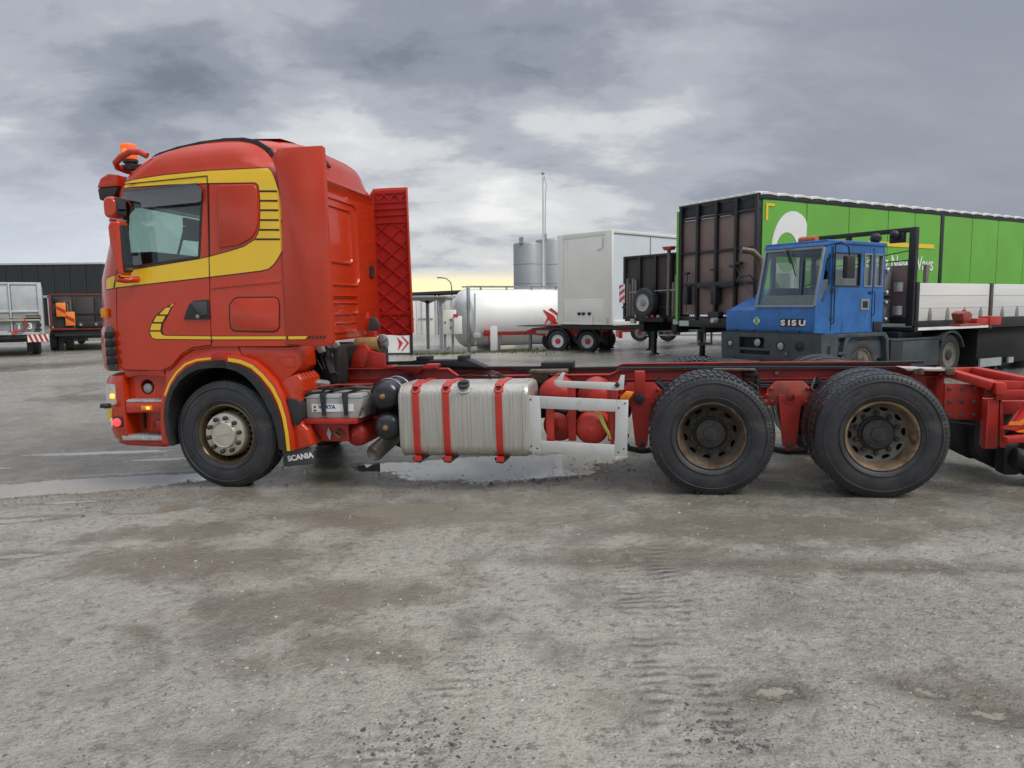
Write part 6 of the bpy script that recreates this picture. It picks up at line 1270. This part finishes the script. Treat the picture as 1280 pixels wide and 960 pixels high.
EM = MB().prism([(3.05, 1.62), (3.50, 1.38), (3.62, 1.20), (3.60, 1.02), (3.28, 1.22), (3.10, 1.0), (3.22, 1.32)], -TKR - .02, -TKR + .03).build('emblem', m_ored, TK)
MB().prism([(3.32, 1.66), (3.40, 1.68), (3.78, 1.42), (3.80, 1.2), (3.70, 1.2), (3.68, 1.38)], -TKR - .02, -TKR + .03).prism([(3.35, 1.06), (3.45, 1.12), (3.85, 1.10), (3.85, .90), (3.40, .92)], -TKR - .02, -TKR + .03).build('emblem_stripe', m_ored, TK)
CB = place('control_cabinet', 'pale grey control cabinet on two legs with a red label beside the white tank', 'cabinet', -2.62, 28.2, 12, z=-.08)
MB().box(0, .52, 0, .4, .68, 1.62).box(.0, .52, -.012, 0, .70, 1.60).build('cabinet', m_cream, CB, bevel=.015); MB().box(.40, .72, -.16, .1, .70, 1.38).build('side_box', m_white, CB, bevel=.015); MB().box(.38, .56, -.17, -.15, 1.34, 1.46).build('red_label', m_ored, CB)
MB().box(.05, .13, .1, .2, 0, .7).box(.35, .43, .1, .2, 0, .7).build('cabinet_leg', m_mgrey, CB); MB().box(-.12, -.02, .1, .3, .95, 1.62).build('red_box', m_ored, CB, bevel=.02)
for x, z in ((.28, 1.2), (.28, .9), (.06, 1.1)): MB().box(x, x + .05, -.03, -.01, z, z + .07).build('cabinet_lock', m_blks, CB)
WPST = tag(MB().box(-.13, .13, -.1, .1, 0, 1.0).prism([(-.13, 1.0), (.13, 1.0), (.10, 1.04), (-.10, 1.04)], -.08, .08).build('marker_post', m_white, bevel=.01), 'short white square marker post standing in the grass in front of the white tank', 'post'); WPST.location = (-.65, 27.2, -.1)
def silo(x, y, r, h, lab):
    s_ = place('silo', lab, 'silo', x, y, 0, 'grey silos beyond the tank', z=0)
    MB().lathe((0, 0, 0), (0, 0, 1), [(r, 0), (r, h), (r * .96, h + .12), (r * .2, h + .35)], 48).build('silo_wall', m_silo, s_)
    for z in (2.2, 4.3, 6.6): MB().lathe((0, 0, z), (0, 0, 1), [(r, 0), (r + .03, .02), (r + .03, .1), (r, .12)], 48, caps=False).build('silo_band', m_silo, s_)
    MB().box(-r * .6, -r * .3, -r, -r + .3, h, h + .75).build('vent_box', m_mgrey, s_)
silo(2.05, 90, 1.72, 9.0, 'grey steel silo left of the flagpole'); silo(4.9, 91.5, 1.85, 9.5, 'grey steel silo right of the flagpole')
FP = place('flagpole', 'tall white flagpole without a flag rising behind the white tank', 'pole', 2.2, 50, 0)
MB().cyl((0, 0, 0), (0, 0, 10.3), .10, .06, 12).build('pole', m_white, FP); MB().lathe((0, 0, 10.3), (0, 0, 1), [(.05, 0), (.11, .05), (.11, .12), (.03, .2)], 12).build('finial', m_mgrey, FP); MB().tube([(.08, -.08, 10.2), (.22, -.1, 9.6), (.16, -.1, 9.0), (.12, -.1, 6), (.12, -.1, 1.2)], .03, 5).build('halyard', m_lgrey, FP)
SLP = place('street_lamp', 'slim grey street lamp with curved arm standing behind the white tank end', 'lamp', -7.2, 90, 0, z=0)
MB().tube([(0, 0, 0), (0, 0, 3.9), (-.12, 0, 4.6), (-.6, 0, 5.05), (-1.2, 0, 5.15)], .08, 8).build('pole', m_galv, SLP); MB().box(-1.75, -1.1, -.15, .15, 5.08, 5.24).build('lamp_head', m_mgrey, SLP, bevel=.04)
SH = place('steel_shelter', 'open grey steel shelter frame with flat roof behind the red cab', 'shelter', -5.6, 26.6, 0, z=-.02)
MB().box(-.2, 3.25, -.2, 3.2, 1.93, 2.03).box(-.25, 3.3, -.25, 3.25, 2.0, 2.06).build('roof', m_mgrey, SH, bevel=.01)
for x, y in ((0, 0), (3.0, 0), (0, 3.0), (2.2, 2.8)): MB().box(x, x + .12, y, y + .1, 0, 1.95).build('post', m_galv, SH)
MB().box(-.5, 3.12, -.04, .04, .0, .12).box(3.05, 3.12, 0, 3.0, .0, .1).prism([(2.9, 1.93), (3.3, 1.93), (3.12, 1.78)], .02, .08).prism([(1.95, 1.93), (2.6, 1.93), (2.3, 1.80)], 2.8, 2.9).build('base_rail', m_galv, SH)
SG = place('chevron_sign', 'low white sign board with red arrow chevron under the far cab deflector', 'sign', -5.16, 25.6, 0, z=-.02)
MB().box(0, 1.62, 0, .04, .10, .74).build('sign_board', m_wfilm, SG); MB().box(1.62, 1.72, -.02, .06, -.05, .78).box(-.1, 0, -.02, .06, -.05, .78).box(.62, .67, -.02, 0, .06, .78).box(0, 1.6, -.02, .05, .04, .10).build('sign_frame', m_blks, SG)
MB().prism([(1.18, .66), (1.38, .44), (1.20, .17), (1.25, .42)], -.012, -.002).build('red_arrow', m_ored, SG, smooth=0); MB().prism([(1.33, .68), (1.38, .68), (1.60, .44), (1.36, .17), (1.31, .17), (1.52, .44)], -.012, -.002).build('red_chevron', m_ored, SG, smooth=0)
def container(x0, y, w, m, lab, z):
    c = place('shipping_container', lab, 'container', x0, y, 0, 'white containers beyond the shelter', z=z)
    MB().box(0, w, .05, 6, .12, 2.55).build('container_body', m, c)
    for k in range(2):
        d0 = .08 + k * (w - .16) / 2; d1 = d0 + (w - .16) / 2 - .03; o = MB().box(d0, d1, 0, .05, .16, 2.48).build('container_door', m, c, bevel=.01)
        for t in (.3, .7): MB().cyl((d0 + (d1 - d0) * t, -.03, .15), (d0 + (d1 - d0) * t, -.03, 2.5), .028, n=8).build('lock_rod', m_lgrey, o)
        MB().box(d0 + .1, d1 - .1, -.05, -.02, 1.15, 1.22).build('door_handle', m_mgrey, o)
    MB().box(0, w, -.02, .1, 0, .12).box(0, w, -.02, .1, 2.5, 2.6).box(0, .08, -.02, .1, 0, 2.6).box(w - .08, w, -.02, .1, 0, 2.6).build('container_frame', m_lgrey, c)
m_scuff = M('scuffed white container', (.60, .61, .60), .5, 0, .1, .8, stain=((.30, .26, .22), .5, 1.4, (1, 1, 1)))
container(-7.0, 45, 2.44, m_white, 'clean white shipping container with lock rods, left of the scuffed one', -.25); container(-4.5, 45.6, 2.44, m_scuff, 'scuffed white shipping container with rust marks beside the tank cabinet', -.25)
LBD = place('low_building', 'low grey flat roofed building far behind the white containers', 'building', -20, 85, 0, z=0)
MB().box(0, 16, 0, 10, 0, 2.7).build('wall', m_mgrey, LBD); MB().prism([(-.4, 2.7), (16.4, 3.3), (16.4, 3.6), (-.4, 3.0)], -.5, 10.4).build('roof', m_dark_clad, LBD); MB().box(9, 12, -.03, 0, .4, 2.4).build('gate', m_lgrey, LBD)
# warehouse on the left
WH = place('warehouse', 'long dark grey corrugated warehouse behind the two parked trailers on the left', 'building', -37.4, 68, 0, z=0)
MB().box(-70, 0, 0, 30, 0, 5.85).build('wall_core', m_dark_clad, WH)
pm = MB().box(-1.44, -.02, -.06, 0, .3, 5.8)
for k in range(6): pm.box(-1.40 + k * .24, -1.30 + k * .24, -.09, -.06, .3, 5.8)
pme = pm.mesh('cladding_panel', smooth=0)
for k in range(40): link('cladding_panel', pme, m_dark_clad, WH, (-k * 1.46, 0, 0))
MB().box(-70.2, .15, -.14, 30, 5.85, 6.0).build('roof_edge', m_lgrey, WH); MB().box(-70, .02, -.07, .0, 0, .32).build('plinth', m_mgrey, WH)
for x in (-5.85, -21.0):
    o = MB().box(x, x + .75, -.14, -.02, .3, 2.85).build('door', m_dk, WH); MB().box(x - .12, x, -.16, 0, .3, 3.0).box(x + .75, x + .87, -.16, 0, .3, 3.0).box(x - .12, x + .87, -.16, 0, 2.85, 3.05).build('door_frame', m_lgrey, o)
# grey trailer
def facing(name, label, x, y, rz): return place(name, label, 'trailer', x, y, rz)
GR_ = facing('tipper_trailer', 'grey steel panelled trailer with white lettering at the far left edge', -19.78, 26.55, 32)
W_ = 2.5
for i, (a, b_) in enumerate(((.03, .72), (.78, 1.46), (1.54, 2.36))):
    MB().box(a, b_, .0, .05, 1.68, 2.66).build('panel', m_lgrey, GR_, bevel=.012); MB().box(a, b_, .0, .05, .86, 1.62).build('panel', m_mgrey, GR_, bevel=.012)
f = MB()
for x in (-.03, .72, 1.46, 2.36): f.box(x, x + (.14 if x > 2 else .06), -.06, .07, .80, 2.72)
f.box(0, W_, -.04, .06, 2.64, 2.72).box(0, W_, -.04, .06, 1.61, 1.69).box(0, W_, -.04, .06, .78, .87).build('frame', m_lgrey, GR_, bevel=.01)
MB().box(-.05, 2.4, -.14, -.08, 1.30, 1.36).box(-.05, 2.4, -.14, -.08, 1.42, 1.45).build('brass_bar', M('weathered brass bar', (.38, .35, .26), .5, .2, .15, 5), GR_)
MB().box(0, W_, .06, 7, .85, 2.66).build('tipper_body', m_mgrey, GR_)
lettering('T', .32, m_wfilm, GR_, (1.62, -.01, 1.0), depth=.004, bold=.01); lettering('3', .32, m_wfilm, GR_, (1.98, -.065, 1.0), depth=.004, bold=.01)
MB().box(1.95, 2.42, -.07, .0, 1.3, 1.5).build('black_box', m_blks, GR_); MB().lathe((2.34, -.06, 1.14), (0, -1, 0), [(.09, 0), (.08, .06)], 12).box(2.2, 2.42, -.09, -.06, .92, 1.0).build('socket', m_blks, GR_)
MB().tube([(1.9, -.12, 1.4), (1.94, -.16, 1.1), (1.84, -.12, .92), (1.6, -.1, .9)], .03, 6).build('red_hose', m_tred, GR_); MB().box(.5, 1.35, -.10, -.02, .80, .94).build('plate', m_lgrey, GR_)
MB().box(0, W_, .0, .3, .62, .78).box(.2, 2.3, .3, 7, .5, .8).box(.3, .5, .4, .6, .1, .7).box(1.9, 2.1, .4, .6, .1, .7).build('chassis', m_blks, GR_, bevel=.01)
for x in (.05, 1.55): MB().lathe((x + .0, -.06, .82), (0, 0, 1), [(.08, 0), (.05, .12)], 10).build('red_lamp', m_ored, GR_)
hz_ = MB().box(1.95, 2.62, -.03, 0, .50, .78).build('warning_board', m_wfilm, GR_)
for k in range(4): MB().prism([(1.97 + k * .16, .78), (2.05 + k * .16, .78), (2.15 + k * .16, .50), (2.07 + k * .16, .50)], -.04, -.03).build('red_stripe', m_tred, hz_, smooth=0)
for x in (.15, 2.35): far_wheel(GR_, (x, 1.0, .45), .45, .32, m_mgrey, rot=(0, 0, R(90))); 
# red framed trailer
m_dtred = M('dark faded red steel', (.20, .025, .022), .55, 0, .2, 3, stain=((.08, .03, .025), .4, 4, (1, 1, 1)))
RT = facing('platform_trailer', 'dark brown trailer headboard in a red frame with orange reflective boards left of the cab', -18.75, 30.05, 30)
for i in range(3): MB().box(.08 + i * .80, .80 + i * .80, .0, .05, .95, 2.25).build('panel', m_dbrown, RT, bevel=.01)
MB().box(-.03, .05, -.05, .08, .85, 2.34).box(2.45, 2.53, -.05, .08, .85, 2.34).box(-.03, 2.53, -.05, .08, 2.29, 2.34).box(-.03, 2.53, -.08, .10, .86, .95).build('red_frame', m_dtred, RT, bevel=.01)
MB().box(.82, .90, -.06, .0, .9, 2.25).box(1.60, 1.68, -.06, .0, .9, 2.25).box(.1, 2.4, -.05, 0, 1.5, 1.56).box(.9, 1.9, -.14, -.02, .98, 1.2).box(.12, .3, -.06, 0, 2.0, 2.2).build('frame', m_blks, RT, bevel=.01)
for x in (.40, .5, .6, .7, 2.05, 2.2): MB().box(x, x + .05, -.08, -.02, 1.5, 2.0 + .1 * math.sin(x * 30)).build('stake', m_wood, RT)
for x, z in ((.22, 1.42), (.52, 1.05), (2.45, 1.1)):
    o = MB().box(x, x + .34, -.14, -.11, z, z + .56).build('reflective_board', m_orange, RT, bevel=.006); MB().prism([(x + .02, z + .30), (x + .32, z + .12), (x + .32, z + .26), (x + .02, z + .44)], -.148, -.14).build('stripe', m_tred, o, smooth=0)
MB().box(0, 2.5, .0, .2, .72, .82).box(.25, 2.25, .2, 8, .5, .80).box(0, 2.5, .1, 8, .80, .92).box(.2, .4, .3, .5, .05, .8).box(2.0, 2.2, .3, .5, .05, .8).build('chassis', m_blks, RT, bevel=.01)
MB().box(.1, 2.4, -.02, 0, .62, .72).build('bumper_beam', m_blks, RT)
for x in (.2, .75): far_wheel(RT, (x, .8, .42), .42, .30, m_mgrey, rot=(0, 0, R(90)))
MB().lathe((1.05, -.16, 1.08), (0, -1, 0), [(.06, 0), (.05, .05)], 12).lathe((1.6, -.16, 1.08), (0, -1, 0), [(.06, 0), (.05, .05)], 12).build('hose_coupling', m_galv, RT)
YM = place('yellow_machine', 'small yellow machine with a curved hood half hidden between the two left trailers', 'machine', -21.85, 36.2, 30, z=0)
MB().strip([(-.5 + .75 * math.cos(R(a)) + .5, .45 + .62 * math.sin(R(a))) for a in range(60, 181, 15)], [(-.5 + .60 * math.cos(R(a)) + .5, .45 + .48 * math.sin(R(a))) for a in range(60, 181, 15)], 0, .5).build('curved_hood', m_yel, YM, bevel=.02)
MB().box(-.05, .62, .0, .7, .28, .62).box(.12, .46, .05, .6, .62, .80).build('body', m_yel, YM, bevel=.03); MB().box(.25, .5, -.02, 0, .32, .55).build('red_panel', m_tred, YM); MB().box(-.2, .9, -.05, .8, .16, .26).build('base', m_lgrey, YM)
for x in (0, .6): far_wheel(YM, (x, -.05, .17), .17, .12)
# grass along the tank
r_ = np.random.default_rng(11); V = []; F = []
for i in range(5200):
    x = r_.uniform(-4.5, 2.6); y = 26.9 + r_.normal(0, .7) + (x + 1) * .05; 
    if r_.random() > .55 + .45 * math.sin(x * 2.1 + y): continue
    z = on_ground(x, y); h_ = r_.uniform(.03, .11); a = r_.uniform(0, 6.28); w = r_.uniform(.012, .03); o = len(V)
    V += [(x - w * math.cos(a), y - w * math.sin(a), z - .01), (x + w * math.cos(a), y + w * math.sin(a), z - .01), (x + r_.normal(0, .03), y + r_.normal(0, .03), z + h_)]; F.append((o, o + 1, o + 2))
gme = bpy.data.meshes.new('grass'); gme.from_pydata(V, [], F)
stuff(link('grass', gme, M('dull grass', (.12, .13, .045), .7, 0, .35, 2, stain=((.16, .13, .07), .4, 3, (1, 1, 1)))))
